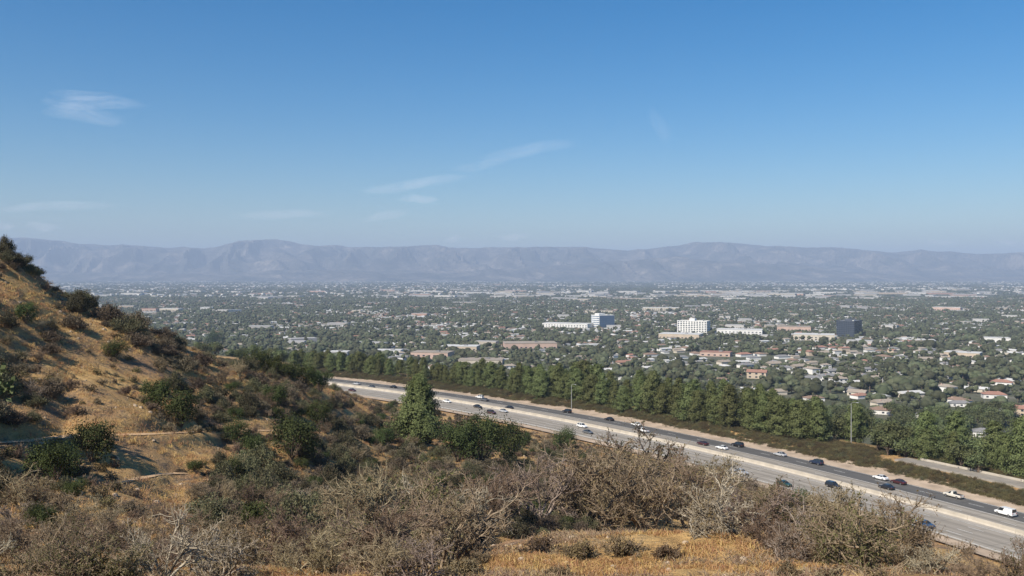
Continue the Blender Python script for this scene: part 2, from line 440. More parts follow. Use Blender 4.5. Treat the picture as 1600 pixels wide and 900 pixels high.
# ------------------------------------------------------------------ freeway
def strip(name, offs, zs, mats, k0=0, k1=len(_s) - 1, step=3, mi=None, **props):
    ks = np.arange(k0, k1, step)
    offs = np.asarray(offs, float)
    V = np.stack([froad(ks, o, z) for o, z in zip(offs, zs)], 1)
    n, w = V.shape[:2]
    id_ = np.arange(n * w).reshape(n, w)
    Q = np.stack([id_[:-1, :-1], id_[:-1, 1:], id_[1:, 1:], id_[1:, :-1]], -1).reshape(-1, 4)
    uv = np.stack([np.repeat(_s[ks][:, None], w, 1), np.repeat(offs[None], n, 0)], -1).reshape(-1, 2)
    me = mesh(name, V.reshape(-1, 3), [Q], mats, None if mi is None else np.tile(mi, n - 1), uv=uv)
    return obj(name, me, kind='structure', **props) if 'parent' not in props else obj(name, me, props['parent'])

def road_mat(name, c_lo, c_hi, lane0, lanew, worn):
    m, nt, b = mat(name, 0.85, 0.25)
    uvn = N(nt, 'ShaderNodeUVMap'); uvn.uv_map = 'UVMap'
    sp = N(nt, 'ShaderNodeSeparateXYZ'); nt.links.new(uvn.outputs[0], sp.inputs[0])
    mp = N(nt, 'ShaderNodeMapping'); mp.inputs['Scale'].default_value = (0.012, 1.1, 1); nt.links.new(uvn.outputs[0], mp.inputs[0])
    nz = N(nt, 'ShaderNodeTexNoise'); nz.inputs['Scale'].default_value = 1.0; nz.inputs['Detail'].default_value = 6
    nt.links.new(mp.outputs[0], nz.inputs['Vector'])
    mp2 = N(nt, 'ShaderNodeMapping'); mp2.inputs['Scale'].default_value = (0.2, 0.6, 1); nt.links.new(uvn.outputs[0], mp2.inputs[0])
    nz2 = N(nt, 'ShaderNodeTexNoise'); nz2.inputs['Scale'].default_value = 1.0; nz2.inputs['Detail'].default_value = 5
    nt.links.new(mp2.outputs[0], nz2.inputs['Vector'])
    f = mth(nt, 'ADD', mth(nt, 'MULTIPLY', nz.outputs[0], 0.7), mth(nt, 'MULTIPLY', nz2.outputs[0], 0.3))
    col = ramp(nt, f, [(0.36, c_lo), (0.64, c_hi)])
    ph = mth(nt, 'MULTIPLY', mth(nt, 'SUBTRACT', sp.outputs[1], lane0), 2 * math.pi / lanew)
    trk = mth(nt, 'MULTIPLY', mth(nt, 'ADD', mth(nt, 'COSINE', ph, 0), 1.0), 0.5)
    col = mix(nt, col, tuple(c * worn for c in c_lo), mth(nt, 'MULTIPLY', mth(nt, 'POWER', trk, 2.0), 0.55))
    # slab joints across the lane
    fr = mth(nt, 'FRACT', mth(nt, 'DIVIDE', sp.outputs[0], 9.0), 0)
    col = mix(nt, col, tuple(c * 0.6 for c in c_lo), mth(nt, 'MULTIPLY', mth(nt, 'LESS_THAN', fr, 0.03), 0.5))
    nt.links.new(col, b.inputs['Base Color'])
    return m
M['conc'] = road_mat('road_concrete', (0.24, 0.213, 0.175), (0.345, 0.308, 0.255), -13.0, 3.6, 0.72)
M['asph'] = road_mat('road_asphalt', (0.078, 0.075, 0.07), (0.125, 0.119, 0.11), 12.4, 3.6, 1.25)
M['shoulder'] = road_mat('road_shoulder', (0.33, 0.30, 0.26), (0.45, 0.41, 0.35), 0, 50, 0.9)
# carriageways: slabs with real edges
strip('carriageway', [-15.6, -15.6, -2.2], [-0.5, 0, 0], [M['conc']])
strip('carriageway', [2.2, 9.6], [0, 0], [M['conc']])
strip('asphalt_lanes', [9.6, 17.4, 17.4], [0, 0, -0.5], [M['asph']])
strip('median_strip', [-2.2, 2.2], [0.004, 0.004], [M['shoulder']])
strip('verge', np.linspace(17.45, 27, 6), [-0.25, -0.2, -0.12, -0.1, 0.1, 0.35], [M['verge']])
strip('verge', np.linspace(-21, -15.65, 4), [0.2, -0.05, -0.1, -0.12], [M['verge']])
# lane paint
mb = MB()
ksn = np.arange(60, 500)
def dash(o, w, k0, ln):
    P = [froad(np.array([k0, k0 + ln]), o + s * w / 2, 0.014) for s in (-1, 1)]
    mb.add(np.concatenate(P), [(0, 2, 3, 1)])
for o in (-12.1, -8.7, -5.3, 5.6, 13.4):
    for k in range(60, 500, 7): dash(o, 0.16, k, 2)
for o in (-15.1, -2.6, 2.6, 17.0, 9.3):
    for k in range(60, 500, 2): dash(o, 0.18, k, 2)
obj('lane_markings', mb.mesh('lane_markings', [M['paint']]), kind='structure')
# median barrier: a concrete wall with a sloped foot, jointed into precast lengths
t = thing('median_barrier', 'long pale concrete barrier down the middle of the freeway', 'barrier', (FX[260], FY[260], HF))
def barrier(par, off, h, k0, k1, seg=6):
    org = np.array(par.location)
    prof = np.array([(-0.42, 0), (-0.38, 0.12), (-0.2, 0.34), (-0.13, h), (0.13, h), (0.2, 0.34), (0.38, 0.12), (0.42, 0)])
    n = 0
    for k in range(k0, k1, seg):
        q = MB(); e = []
        for kk, sh in ((k, 0.03), (k + seg, -0.03)):
            c = froad(np.array(kk), off)
            tt = np.array([FTX[kk], FTY[kk], 0]) * sh
            e.append([c + tt + np.array([FNX[kk] * a, FNY[kk] * a, z]) - org for a, z in prof])
        V = np.array(e).reshape(-1, 3)
        Q = [(i, i + 1, i + 9, i + 8) for i in range(7)]
        q.add(V, Q + [(0, 7, 6, 1), (1, 6, 5, 2), (2, 5, 4, 3), (8, 9, 14, 15), (9, 10, 13, 14), (10, 11, 12, 13)])
        obj('barrier_segment', q.mesh('barrier_segment', [M['barrier']]), par); n += 1
barrier(t, 0, 1.05, 110, 430)
# near-side and far-side kerb rails
def guardrail(label, off, z0, k0, k1, step=4):
    t = thing('guard_rail', label, 'guard rail', tuple(froad(np.array((k0 + k1) // 2), off, z0)))
    org = np.array(t.location)
    ks = np.arange(k0, k1 + 1, 2)
    q = MB(); prof = [(0.0, 0.50), (0.07, 0.58), (0.0, 0.64), (0.07, 0.70), (0.0, 0.8)]
    V = np.stack([froad(ks, off + a, z0 + z) for a, z in prof], 1) - org
    n, w = V.shape[:2]; id_ = np.arange(n * w).reshape(n, w)
    q.add(V.reshape(-1, 3), np.stack([id_[:-1, :-1], id_[:-1, 1:], id_[1:, 1:], id_[1:, :-1]], -1).reshape(-1, 4))
    obj('rail', q.mesh('rail', [M['steel']]), t)
    pb = MB(); pb.box(-0.08, 0.08, -0.08, 0.08, -0.6, 0.75); pm = pb.mesh('post', [M['wood']])
    for k in range(k0, k1, step):
        p = froad(np.array(k), off + 0.12, z0) - org
        obj('post', pm, t, tuple(p))
guardrail('steel guard rail along the near edge of the freeway below the dry bank', -16.6, -0.1, 110, 330)
# ramp road and its barrier rising out of the brush at the right, behind the verge
def rampoff(k): return 37.5 + 0 * k
RK0, RK1 = 60, 244
strip('ramp_road', [34.4, 34.6, 40.2, 40.4], [1.0, 1.75, 1.75, 1.0], [M['ramp']], RK0, RK1, 2)
t = thing('ramp_barrier', 'pale concrete barrier along the ramp in front of the pines at right', 'barrier', tuple(froad(np.array(200), 40.3, 1.4)))
barrier_h = 0.95
org = np.array(t.location)
for k in range(RK0, RK1 - 4, 4):
    q = MB(); e = []
    for kk, sh in ((k, 0.03), (k + 4, -0.03)):
        c = froad(np.array(kk), 40.6, 1.5); tt = np.array([FTX[kk], FTY[kk], 0]) * sh
        e.append([c + tt + np.array([FNX[kk] * a, FNY[kk] * a, z]) - org for a, z in ((-0.2, -0.5), (-0.12, 0.8), (0.12, 0.8), (0.2, -0.5))])
    V = np.array(e).reshape(-1, 3)
    q.add(V, [(i, (i + 1), (i + 1) + 4, i + 4) for i in range(3)] + [(0, 3, 2, 1), (4, 5, 6, 7)])
    obj('barrier_segment', q.mesh('barrier_segment', [M['barrier']]), t)
guardrail('steel guard rail on the nearer edge of the ramp at right', 34.9, 1.75, RK0, 205)
# low wall behind the brush further left
t = thing('low_wall', 'thin pale concrete wall at the foot of the pine row', 'wall', tuple(froad(np.array(300), 38.2, 1.0)))
org = np.array(t.location)
for k in range(248, 470, 6):
    q = MB(); V = []
    for kk in (k, k + 6):
        for a, z in ((-0.15, -0.5), (-0.15, 0.75), (0.15, 0.75), (0.15, -0.5)):
            sh = 0.03 if kk == k else -0.03
            V.append(froad(np.array(kk), 38.2 - 6.0 * float(sstep(225, 300, kk)), 0.9 + z) + np.array([FNX[kk] * a + FTX[kk] * sh, FNY[kk] * a + FTY[kk] * sh, 0]) - org)
    q.add(V, [(0, 1, 5, 4), (1, 2, 6, 5), (2, 3, 7, 6), (0, 3, 2, 1), (4, 5, 6, 7)])
    obj('wall_panel', q.mesh('wall_panel', [M['lowwall']]), t)
# side pad of grey asphalt on the near side, by the pine
pad = [hit(x, y) for x, y in ((700, 662), (735, 668), (770, 660), (705, 650))]

# ------------------------------------------------------------------ plants
def quads(cen, nrm, size, rng, asp=1.0):
    n = len(cen)
    nrm = nrm / (np.linalg.norm(nrm, axis=1)[:, None] + 1e-9)
    r = rng.normal(size=(n, 3)); a = np.cross(nrm, r); a /= np.linalg.norm(a, axis=1)[:, None] + 1e-9
    c = np.cross(nrm, a)
    s = np.broadcast_to(np.asarray(size, float), (n,))[:, None] * 0.5
    a = a * s; c = c * s * asp
    V = np.stack([cen - a - c * 0.6, cen + a * 0.3 - c, cen + a + c * 0.6, cen - a * 0.3 + c], 1).reshape(-1, 3)
    return V, np.arange(4 * n).reshape(n, 4)

def unit(v): return v / (np.linalg.norm(v, axis=-1, keepdims=True) + 1e-9)

def pine_meshes(seed, R=0.27, H=15.0, nb=110, tip=0.6, lean=0.0, q=1.0):
    rng = np.random.default_rng(seed)
    t = np.sort(rng.random(nb)) ** 0.85
    az = np.arange(nb) * 2.39996 + rng.normal(0, 0.5, nb)
    lob = 1 + 0.25 * np.sin(3 * az + seed) * rng.random(nb) + 0.22 * np.sin(2 * az + 9 * t + 2 * seed)
    prof = (1 - t) ** tip * (0.62 + 0.38 * np.minimum(1, t * 5)) + 0.05
    rad = R * H * prof * lob * rng.uniform(0.65, 1.12, nb)
    zb = H * (0.05 + 0.93 * t)
    tipz = zb + rad * rng.uniform(-0.05, 0.4, nb)
    tr = MB()
    bendx = lean * np.linspace(0, 1, 8) ** 2 * H
    TP = np.stack([bendx, 0.1 * np.sin(np.linspace(0, 3, 8) + seed), np.linspace(-0.5, H * 0.96, 8)], -1)
    tr.tube(TP, np.linspace(0.02, 0.002, 8) * H, 7)
    C_, N_ = [], []
    for k in range(nb):
        d = np.array([np.cos(az[k]), np.sin(az[k])])
        x0 = lean * (zb[k] / H) ** 2 * H
        p0 = np.array([x0, 0, zb[k] - 0.12 * rad[k]]); p1 = np.array([x0 + d[0] * rad[k], d[1] * rad[k], tipz[k]])
        if k % 2 == 0: tr.tube([p0, (p0 + p1) / 2 + [0, 0, -0.05 * rad[k]], p1], [0.05, 0.035, 0.015], 3)
        for f in np.linspace(0.35, 1.03, max(3, int(6 * q))):
            c = p0 + (p1 - p0) * f
            n = max(3, int(11 * q))
            sp = 0.055 * H * (0.6 + 0.6 * rad[k] / (R * H))
            C_.append(c + rng.normal(size=(n, 3)) * sp * [0.62, 0.62, 0.45])
            N_.append(np.tile([d[0] * f, d[1] * f, 0.55], (n, 1)) + rng.normal(size=(n, 3)) * 0.4)
    C_, N_ = np.concatenate(C_), np.concatenate(N_)
    V, Q = quads(C_, N_, rng.uniform(0.5, 1.0, len(C_)) * 0.042 * H / math.sqrt(q), rng, 0.6)
    return tr.mesh('trunk', [M['bark']], True), mesh('crown', V, [Q], [M['pine']])

def broad_meshes(seed, H=9.0, W=9.0, nl=11, per=150, leaf=0.42, mat_='broad', stems=1, flat=0.75, base=0.3):
    rng = np.random.default_rng(seed)
    tr = MB(); C_, N_ = [], []
    ctr = np.array([0, 0, H * (base + (1 - base) * 0.45)])
    for k in range(nl):
        a = rng.random() * 6.283; r = math.sqrt(rng.random()) * 0.33 * W; zz = rng.uniform(-0.22, 0.30) * H * (1 - base) * (1 - 0.5 * r / (0.33 * W))
        lc = ctr + [r * math.cos(a), r * math.sin(a), zz]
        lr = rng.uniform(0.17, 0.27) * W
        ps = [np.array([0, 0, -0.3]), np.array([0.1 * lc[0], 0.1 * lc[1], H * base * 0.7]), lc]
        tr.tube(ps, [0.022 * H, 0.016 * H, 0.004 * H], 5)
        for kk in range(9):
            d = unit(rng.normal(size=3) + [0, 0, 0.35]); cc = lc + d * lr * rng.uniform(0.6, 1.0) * [1, 1, flat]
            n = per // 9
            C_.append(cc + rng.normal(size=(n, 3)) * lr * 0.26)
            N_.append(np.tile(d * 0.9 + [0, 0, 0.35], (n, 1)) + rng.normal(size=(n, 3)) * 0.32)
    C_, N_ = np.concatenate(C_), np.concatenate(N_)
    C_[:, 2] = np.maximum(C_[:, 2], 0.04 * H)
    V, Q = quads(C_, N_, rng.uniform(0.6, 1.15, len(C_)) * leaf, rng, 0.65)
    return tr.mesh('trunk', [M['bark']], True), mesh('crown', V, [Q], [M[mat_]])

def branch_tree(rng, H, nst, spread, levels, r0, droop=0.0):
    """segments of a bare branching shrub: arrays p0,p1,r0,r1 per level and the twig ends"""
    segs = []; ends = []
    a = np.arange(nst) * 6.283 / nst + rng.normal(0, 0.5, nst)
    tilt = rng.uniform(0.15, 1.0, nst) * spread
    P = np.stack([0.12 * np.cos(a), 0.12 * np.sin(a), np.full(nst, -0.1)], -1) * H * 0.3
    D = np.stack([np.sin(tilt) * np.cos(a), np.sin(tilt) * np.sin(a), np.cos(tilt)], -1)
    L = H * rng.uniform(0.55, 0.85, nst)
    R = np.full(nst, r0) * rng.uniform(0.6, 1.2, nst)
    for lv, (nseg, nch, lf, rf, ang) in enumerate(levels):
        pos = [P]; dirs = [D]
        p, d = P, D
        for s in range(nseg):
            d = unit(d + rng.normal(size=d.shape) * (0.22 if lv == 0 else 0.3) + np.array([0, 0, 0.10 - droop * (s / nseg)]))
            p2 = p + d * (L / nseg)[:, None]
            segs.append((p, p2, R * (1 - 0.6 * s / nseg), R * (1 - 0.6 * (s + 1) / nseg)))
            p = p2; pos.append(p); dirs.append(d)
        pos, dirs = np.stack(pos, 1), np.stack(dirs, 1)
        ends.append(p)
        if nch == 0: break
        n = len(P)
        f = rng.uniform(0.22, 1.0, (n, nch)) * nseg
        i = np.minimum(f.astype(int), nseg - 1); u = (f - i)[..., None]
        ar = np.arange(n)[:, None]
        cp = pos[ar, i] * (1 - u) + pos[ar, i + 1] * u
        cd = unit(dirs[ar, i + 1] + rng.normal(size=(n, nch, 3)) * ang)
        P = cp.reshape(-1, 3); D = cd.reshape(-1, 3)
        L = (L[:, None] * lf * rng.uniform(0.55, 1.15, (n, nch))).ravel()
        R = np.repeat(R * rf, nch)
    return segs, ends

def prisms(segs, k=3):
    p0 = np.concatenate([s[0] for s in segs]); p1 = np.concatenate([s[1] for s in segs])
    r0 = np.concatenate([s[2] for s in segs]); r1 = np.concatenate([s[3] for s in segs])
    d = unit(p1 - p0)
    up = np.where(np.abs(d[:, 2:3]) > 0.9, [[1., 0, 0]], [[0, 0, 1.]])
    a = unit(np.cross(d, up)); c = np.cross(d, a)
    th = np.arange(k) * 2 * np.pi / k
    ring = np.cos(th)[None, :, None] * a[:, None] + np.sin(th)[None, :, None] * c[:, None]
    V = np.concatenate([p0[:, None] + r0[:, None, None] * ring, p1[:, None] + r1[:, None, None] * ring], 1)
    n = len(p0); b = (np.arange(n) * 2 * k)[:, None]; j = np.arange(k)[None]; j2 = (j + 1) % k
    Q = np.stack([b + j, b + j2, b + k + j2, b + k + j], -1).reshape(-1, 4)
    return V.reshape(-1, 3), Q

def dry_meshes(seed, H=2.6, nst=8, spread=1.0, leafy=0.4, leafmat='deadleaf', droop=0.12, r0=0.062, dense=1.0, twig='twig'):
    rng = np.random.default_rng(seed)
    lv = [(6, 7, 0.5, 0.5, 0.55), (4, 6, 0.55, 0.55, 0.6), (3, int(6 * dense), 0.55, 0.6, 0.7), (2, 0, 0, 0, 0)]
    segs, ends = branch_tree(rng, H, nst, spread, lv, r0, droop)
    segs = [(a, b_, np.maximum(c, 0.0072), np.maximum(d, 0.006)) for a, b_, c, d in segs]
    V, Q = prisms(segs)
    br = mesh('branches', V, [Q], [M[twig]], smooth=True)
    e = np.concatenate([ends[2], ends[3]])
    n = int(len(e) * leafy)
    c = e[rng.integers(0, len(e), n)] + rng.normal(size=(n, 3)) * 0.05
    V, Q = quads(c, rng.normal(size=(n, 3)) + [0, 0, 0.3], rng.uniform(0.04, 0.10, n), rng, 0.6)
    return br, mesh('foliage', V, [Q], [M[leafmat]])

def sage_mesh(seed, W=2.6, H=1.5, n=2600, matn='sage', twig=True):
    """a low rounded brush: upright sprigs in tufts, single mesh with twigs and leaves"""
    rng = np.random.default_rng(seed)
    nt_ = 34
    a = rng.random(nt_) * 6.283; r = np.sqrt(rng.random(nt_))
    lump = 1 + 0.25 * np.sin(2 * a + seed) + 0.15 * np.sin(5 * a)
    tc = np.stack([r * np.cos(a) * lump * W / 2, r * np.sin(a) * lump * W / 2, H * (1 - 0.75 * r ** 2) * rng.uniform(0.65, 1.1, nt_)], -1)
    k = rng.integers(0, nt_, n)
    f = rng.uniform(0.3, 1.0, n) ** 0.6
    base = tc[k] * [0.35, 0.35, 0]
    c = base + (tc[k] - base) * f[:, None] + rng.normal(size=(n, 3)) * [0.17 * W / 2.6, 0.17 * W / 2.6, 0.13]
    c[:, 2] = np.maximum(c[:, 2], 0.02)
    d = unit(tc[k] * [1, 1, 1.2] + rng.normal(size=(n, 3)) * 0.35)
    nr = np.cross(d, rng.normal(size=(n, 3))) + d * 0.4 + [0, 0, 0.25]
    V, Q = quads(c, nr, rng.uniform(0.06, 0.15, n), rng, 0.5)
    mi = [0] * len(Q)
    if twig:
        s = [(base[:300], c[:300], np.full(300, 0.012), np.full(300, 0.005))]
        V2, Q2 = prisms(s)
        Q = np.concatenate([Q, Q2 + len(V)]); V = np.concatenate([V, V2]); mi += [1] * len(Q2)
    return mesh('brush', V, [Q], [M[matn], M['twig']], mi)

PINES = [pine_meshes(s, R, 15, nb, tip, ln) for s, R, nb, tip, ln in ((1, .36, 150, .48, 0), (2, .31, 140, .58, .04), (3, .42, 170, .40, -.03), (4, .28, 130, .52, .03), (5, .38, 160, .42, -.02))]
BIGPINE = pine_meshes(11, 0.41, 15, 280, 0.78, 0.015, q=1.6)
BROAD = [broad_meshes(s, 9, w, nl, 135, .72, 'garden') for s, w, nl in ((21, 9, 11), (22, 11, 14), (23, 7.5, 9), (24, 10, 12))]
GREEN = [broad_meshes(s, 3.4, w, nl, 330, .17, 'green', base=0.08, flat=0.9) for s, w, nl in ((31, 4.4, 13), (32, 5.0, 16), (33, 3.8, 11))]
DRY = [dry_meshes(41, 2.7, 8, 0.95, 0.35), dry_meshes(42, 2.4, 9, 1.15, 0.7, 'drygreen'), dry_meshes(43, 2.9, 7, 0.8, 0.25),
       dry_meshes(44, 2.2, 10, 1.3, 0.5, droop=0.3, twig='paletwig'), dry_meshes(45, 2.6, 8, 1.05, 0.7, 'deadleaf', dense=1.15), dry_meshes(46, 2.5, 9, 1.1, 1.5, 'drygreen', dense=1.15)]
BARE = [dry_meshes(47, 3.0, 6, 0.9, 0.05, dense=0.7, r0=0.09, twig='paletwig')]
LOW = [dry_meshes(48, 0.9, 12, 1.35, 0.5, droop=0.15, r0=0.018), dry_meshes(49, 0.8, 14, 1.4, 0.9, droop=0.2, r0=0.016)]
SAGE = [sage_mesh(s, w, h, 5200, mt) for s, w, h, mt in ((51, 2.6, 1.5, 'sage'), (52, 3.0, 1.4, 'sage'), (53, 2.3, 1.7, 'sage'))]
SAGEG = [sage_mesh(s, w, h, 4600, mt) for s, w, h, mt in ((54, 2.6, 1.3, 'sagegrey'), (55, 2.9, 1.2, 'sagegrey'))]
RNG = np.random.default_rng(2024)

def plant(name, label, cat, p, pair, sc, group=None, parts=('trunk', 'crown'), rz=None, sz=None):
    t = thing(name, label, cat, tuple(p), RNG.random() * 6.28 if rz is None else rz, group, (sc, sc, sc * (sz or 1)))
    for nm, me in zip(parts, pair): obj(nm, me, t)
    return t

placed = []   # (x, y, radius) of bushes standing on the hills
def free(p, r, k=0.8):
    for q in placed:
        if (p[0] - q[0]) ** 2 + (p[1] - q[1]) ** 2 < (k * (r + q[2])) ** 2: return False
    return True

# the tall pine in front of the freeway and the dark bushes that stand out one by one
def at_px(px, py): return hit(px, py)
p = at_px(655, 693)
ph = (693 - 590) / F * p[1]
ph *= 1.06
plant('pine_tree', 'tall broad green pine standing alone before the freeway', 'tree', p - [0, 0, 0.3], BIGPINE, ph / 15.0)
placed.append((p[0], p[1], 4))
GL = [
 (143, 722, 64, 'round dark green bush just below the dirt trail, casting a shadow on straw'),
 (82, 757, 66, 'dark green bush below the trail, lower and further left than its twin'),
 (283, 668, 62, 'largest dark green bush above the trail with a deep shadow at its right'),
 (245, 640, 48, 'olive green bush joined to the upper left of the large dark one'),
 (455, 718, 66, 'yellowish green bush just below the right end of the trail'),
 (600, 700, 34, 'small light green bush in the shaded gully left of the pine'),
 (715, 722, 60, 'dense green bush below the pine, leftmost of the clump'),
 (752, 726, 72, 'tall dense green bush in the middle of the clump below the pine'),
 (790, 722, 62, 'dense green bush at the right end of the clump below the pine'),
 (770, 700, 40, 'green bush at the back of the clump, nearest the freeway'),
 (885, 706, 34, 'green bush on the orange bank beside the freeway'),
 (818, 700, 26, 'small green bush at the left end of the orange bank'),
 (500, 614, 36, 'green tree at the end of the ridge where the freeway disappears'),
 (475, 603, 32, 'dark green bush on the ridge left of where the freeway disappears'),
 (40, 505, 34, 'dark bush standing alone in the upper straw slope'),
 (430, 640, 40, 'grey green rounded bush on the slope above the trail end'),
 (370, 690, 34, 'greyish green bush standing over the trail near its right end'),
 (500, 665, 40, 'green bush on the slope right of the trail end'),
 (395, 720, 42, 'mid green bush below the trail between two dry ones'),
 (60, 830, 44, 'green bush in the lower left behind the olive one'),
 (1250, 812, 46, 'green bush behind the foreground twigs at right'),
 (378, 572, 26, 'dark bush on the ridge, first of the dark tuft before the pines'),
 (403, 580, 32, 'rounded dark tree like bush on the ridge before the pines begin'),
 (428, 585, 30, 'dark green bush on the ridge touching the first pines'),
 (450, 594, 28, 'dark bush on the ridge just right of the first pines'),
 (335, 540, 22, 'yellowish bush on the ridge line against the valley'),
]
for k, (px, py, hpx, lab) in enumerate(GL):
    p = at_px(px, py)
    if p is None: continue
    h = hpx / F * p[1]
    pr = GREEN[k % 3]
    plant('green_bush', lab, 'bush', p - [0, 0, 0.15], pr, h / 3.7, sz=1.25)
    placed.append((p[0], p[1], h * 0.5))

for px, Z, h in ((-75, 66, 7.5), (-150, 74, 9.0)):  # two oaks added beyond the left edge to cast shade into the hollow
    x = (px - 800) / F * Z
    plant('shade_oak', 'oak added just left of the view to shade the hollow, %s' % ('nearer one' if Z < 70 else 'farther one'), 'tree', (x, Z, float(hz(x, Z)) - .3), BROAD[1], h / 9)
# open straw patches (in view direction terms) kept clear of brush
OPEN = [(50, 458, 80, 24), (20, 488, 45, 18), (120, 545, 45, 22), (150, 590, 60, 25), (70, 590, 32, 18), (180, 640, 100, 30), (215, 600, 45, 28),
        (250, 705, 120, 24), (200, 735, 80, 30), (290, 590, 50, 10), (345, 575, 22, 16), (470, 598, 40, 9), (560, 622, 60, 9), (885, 684, 70, 16),
        (130, 660, 70, 22), (240, 760, 60, 18), (550, 650, 26, 10), (1480, 850, 70, 18), (1100, 870, 160, 30), (780, 870, 50, 22), (300, 555, 25, 8)]
def openness(px, py):
    return max([max(0, 1 - ((px - a) / c) ** 2 - ((py - b_) / d) ** 2) for a, b_, c, d in OPEN])
def zone(px, py, Z):
    if Z < 60 and px > 300: return 'gully'
    tl = np.interp(px, [q[0] for q in TR[0]], [q[1] for q in TR[0]])
    if px < 340 and py < 390 + 0.52 * px + 30: return 'ridge'
    if px < 520: return 'above' if py < tl else 'below'
    return 'gully'
ZL = {'ridge': 'on the dark ridge', 'above': 'slope above the trail', 'below': 'slope below the trail',
      'gully': 'side of the gully'}
def spot(px, py, z):
    if z == 'ridge': return ', near its top' if px < 90 else ', halfway down' if px < 200 else ', lower end'
    if z == 'above': return ', at the left edge' if px < 70 else ', left of the largest dark bush' if px < 250 else ', right of the largest dark bush' if px < 400 else ', near the ridge end'
    if z == 'below': return ', left of the twin dark bushes' if px < 90 else ', right of the twin dark bushes' if px < 330 else ', under the trail end'
    return ', left of the tall pine' if px < 620 else ', under the tall pine' if px < 700 else ', by the green clump' if px < 830 else ', by the orange bank'
cnt = {'sage': 0, 'grey': 0, 'dry': 0, 'green': 0}
lowpts = []
for it in range(6200):
    px, py = RNG.uniform(-80, 930), RNG.uniform(375, 850)
    p = hit(px, py)
    if p is None or p[1] > 400 or p[1] < 50: continue
    o = foff([p[0]], [p[1]])[0][0]
    if o > -21: continue
    op = openness(px, py)
    tl = np.interp(px, [q[0] for q in TR[0]], [q[1] for q in TR[0]])
    if -30 < px < 505 and -16 < py - tl < 12: continue
    z = zone(px, py, p[1])
    r = RNG.uniform(0.8, 2.0) * (0.8 if z == 'ridge' and px < 110 else 1.1 if z == 'ridge' else 1.0)
    if op > 0.05:
        if RNG.random() < 0.3: lowpts.append(p)
        continue
    if z == 'below' and py - tl < 62 and px < 460: r *= 0.55
    if z == 'below' and px < 340 and RNG.random() < .6: continue
    dens = 1.0 if z == 'ridge' or z == 'gully' and px > 60 and RNG.random() < .8 or px > 300 and RNG.random() < .8 else 0.2
    if RNG.random() > dens: continue
    if not free(p, r, 0.62): continue
    u = RNG.random()
    sc = r / 1.3
    where = ('' if z == 'ridge' else 'far ' if p[1] > (150 if z == 'gully' else 112) else 'near ') + ZL[z] + spot(px, py, z); size = 'small ' if r < 1.35 else 'large ' if r > 1.85 else 'middling '; gr_ = 'brush bushes: ' + size + where
    if u < 0.12 and z != 'ridge' and cnt['green'] < 290:
        cnt['green'] += 1
        plant('green_bush', size + 'dark green leafy bush, ' + where, 'bush', p - [0, 0, 0.1], GREEN[RNG.integers(3)], sc * 0.52, 'green ' + gr_)
    elif u < 0.62 and cnt['sage'] < 298:
        cnt['sage'] += 1
        obj('sage_brush', SAGE[RNG.integers(3)], None, tuple(p - [0, 0, 0.08]), RNG.random() * 6.28, sc * np.array([1, 1, RNG.uniform(0.85, 1.35)]),
            label=size + 'grey green sage brush, ' + where, category='bush', group='sage ' + gr_)
    elif u < 0.86 and cnt['grey'] < 298:
        cnt['grey'] += 1
        obj('grey_brush', SAGEG[RNG.integers(2)], None, tuple(p - [0, 0, 0.08]), RNG.random() * 6.28, sc * np.array([1, 1, RNG.uniform(0.85, 1.3)]),
            label=size + 'dry grey brown brush, ' + where, category='bush', group='grey ' + gr_)
    elif cnt['dry'] < 110:
        cnt['dry'] += 1
        plant('dry_shrub', size + 'bare twiggy shrub, ' + where, 'shrub', p - [0, 0, 0.1], DRY[RNG.integers(6)], sc * 0.75, 'twiggy ' + gr_, ('branches', 'foliage'))
    else: continue
    placed.append((p[0], p[1], r))

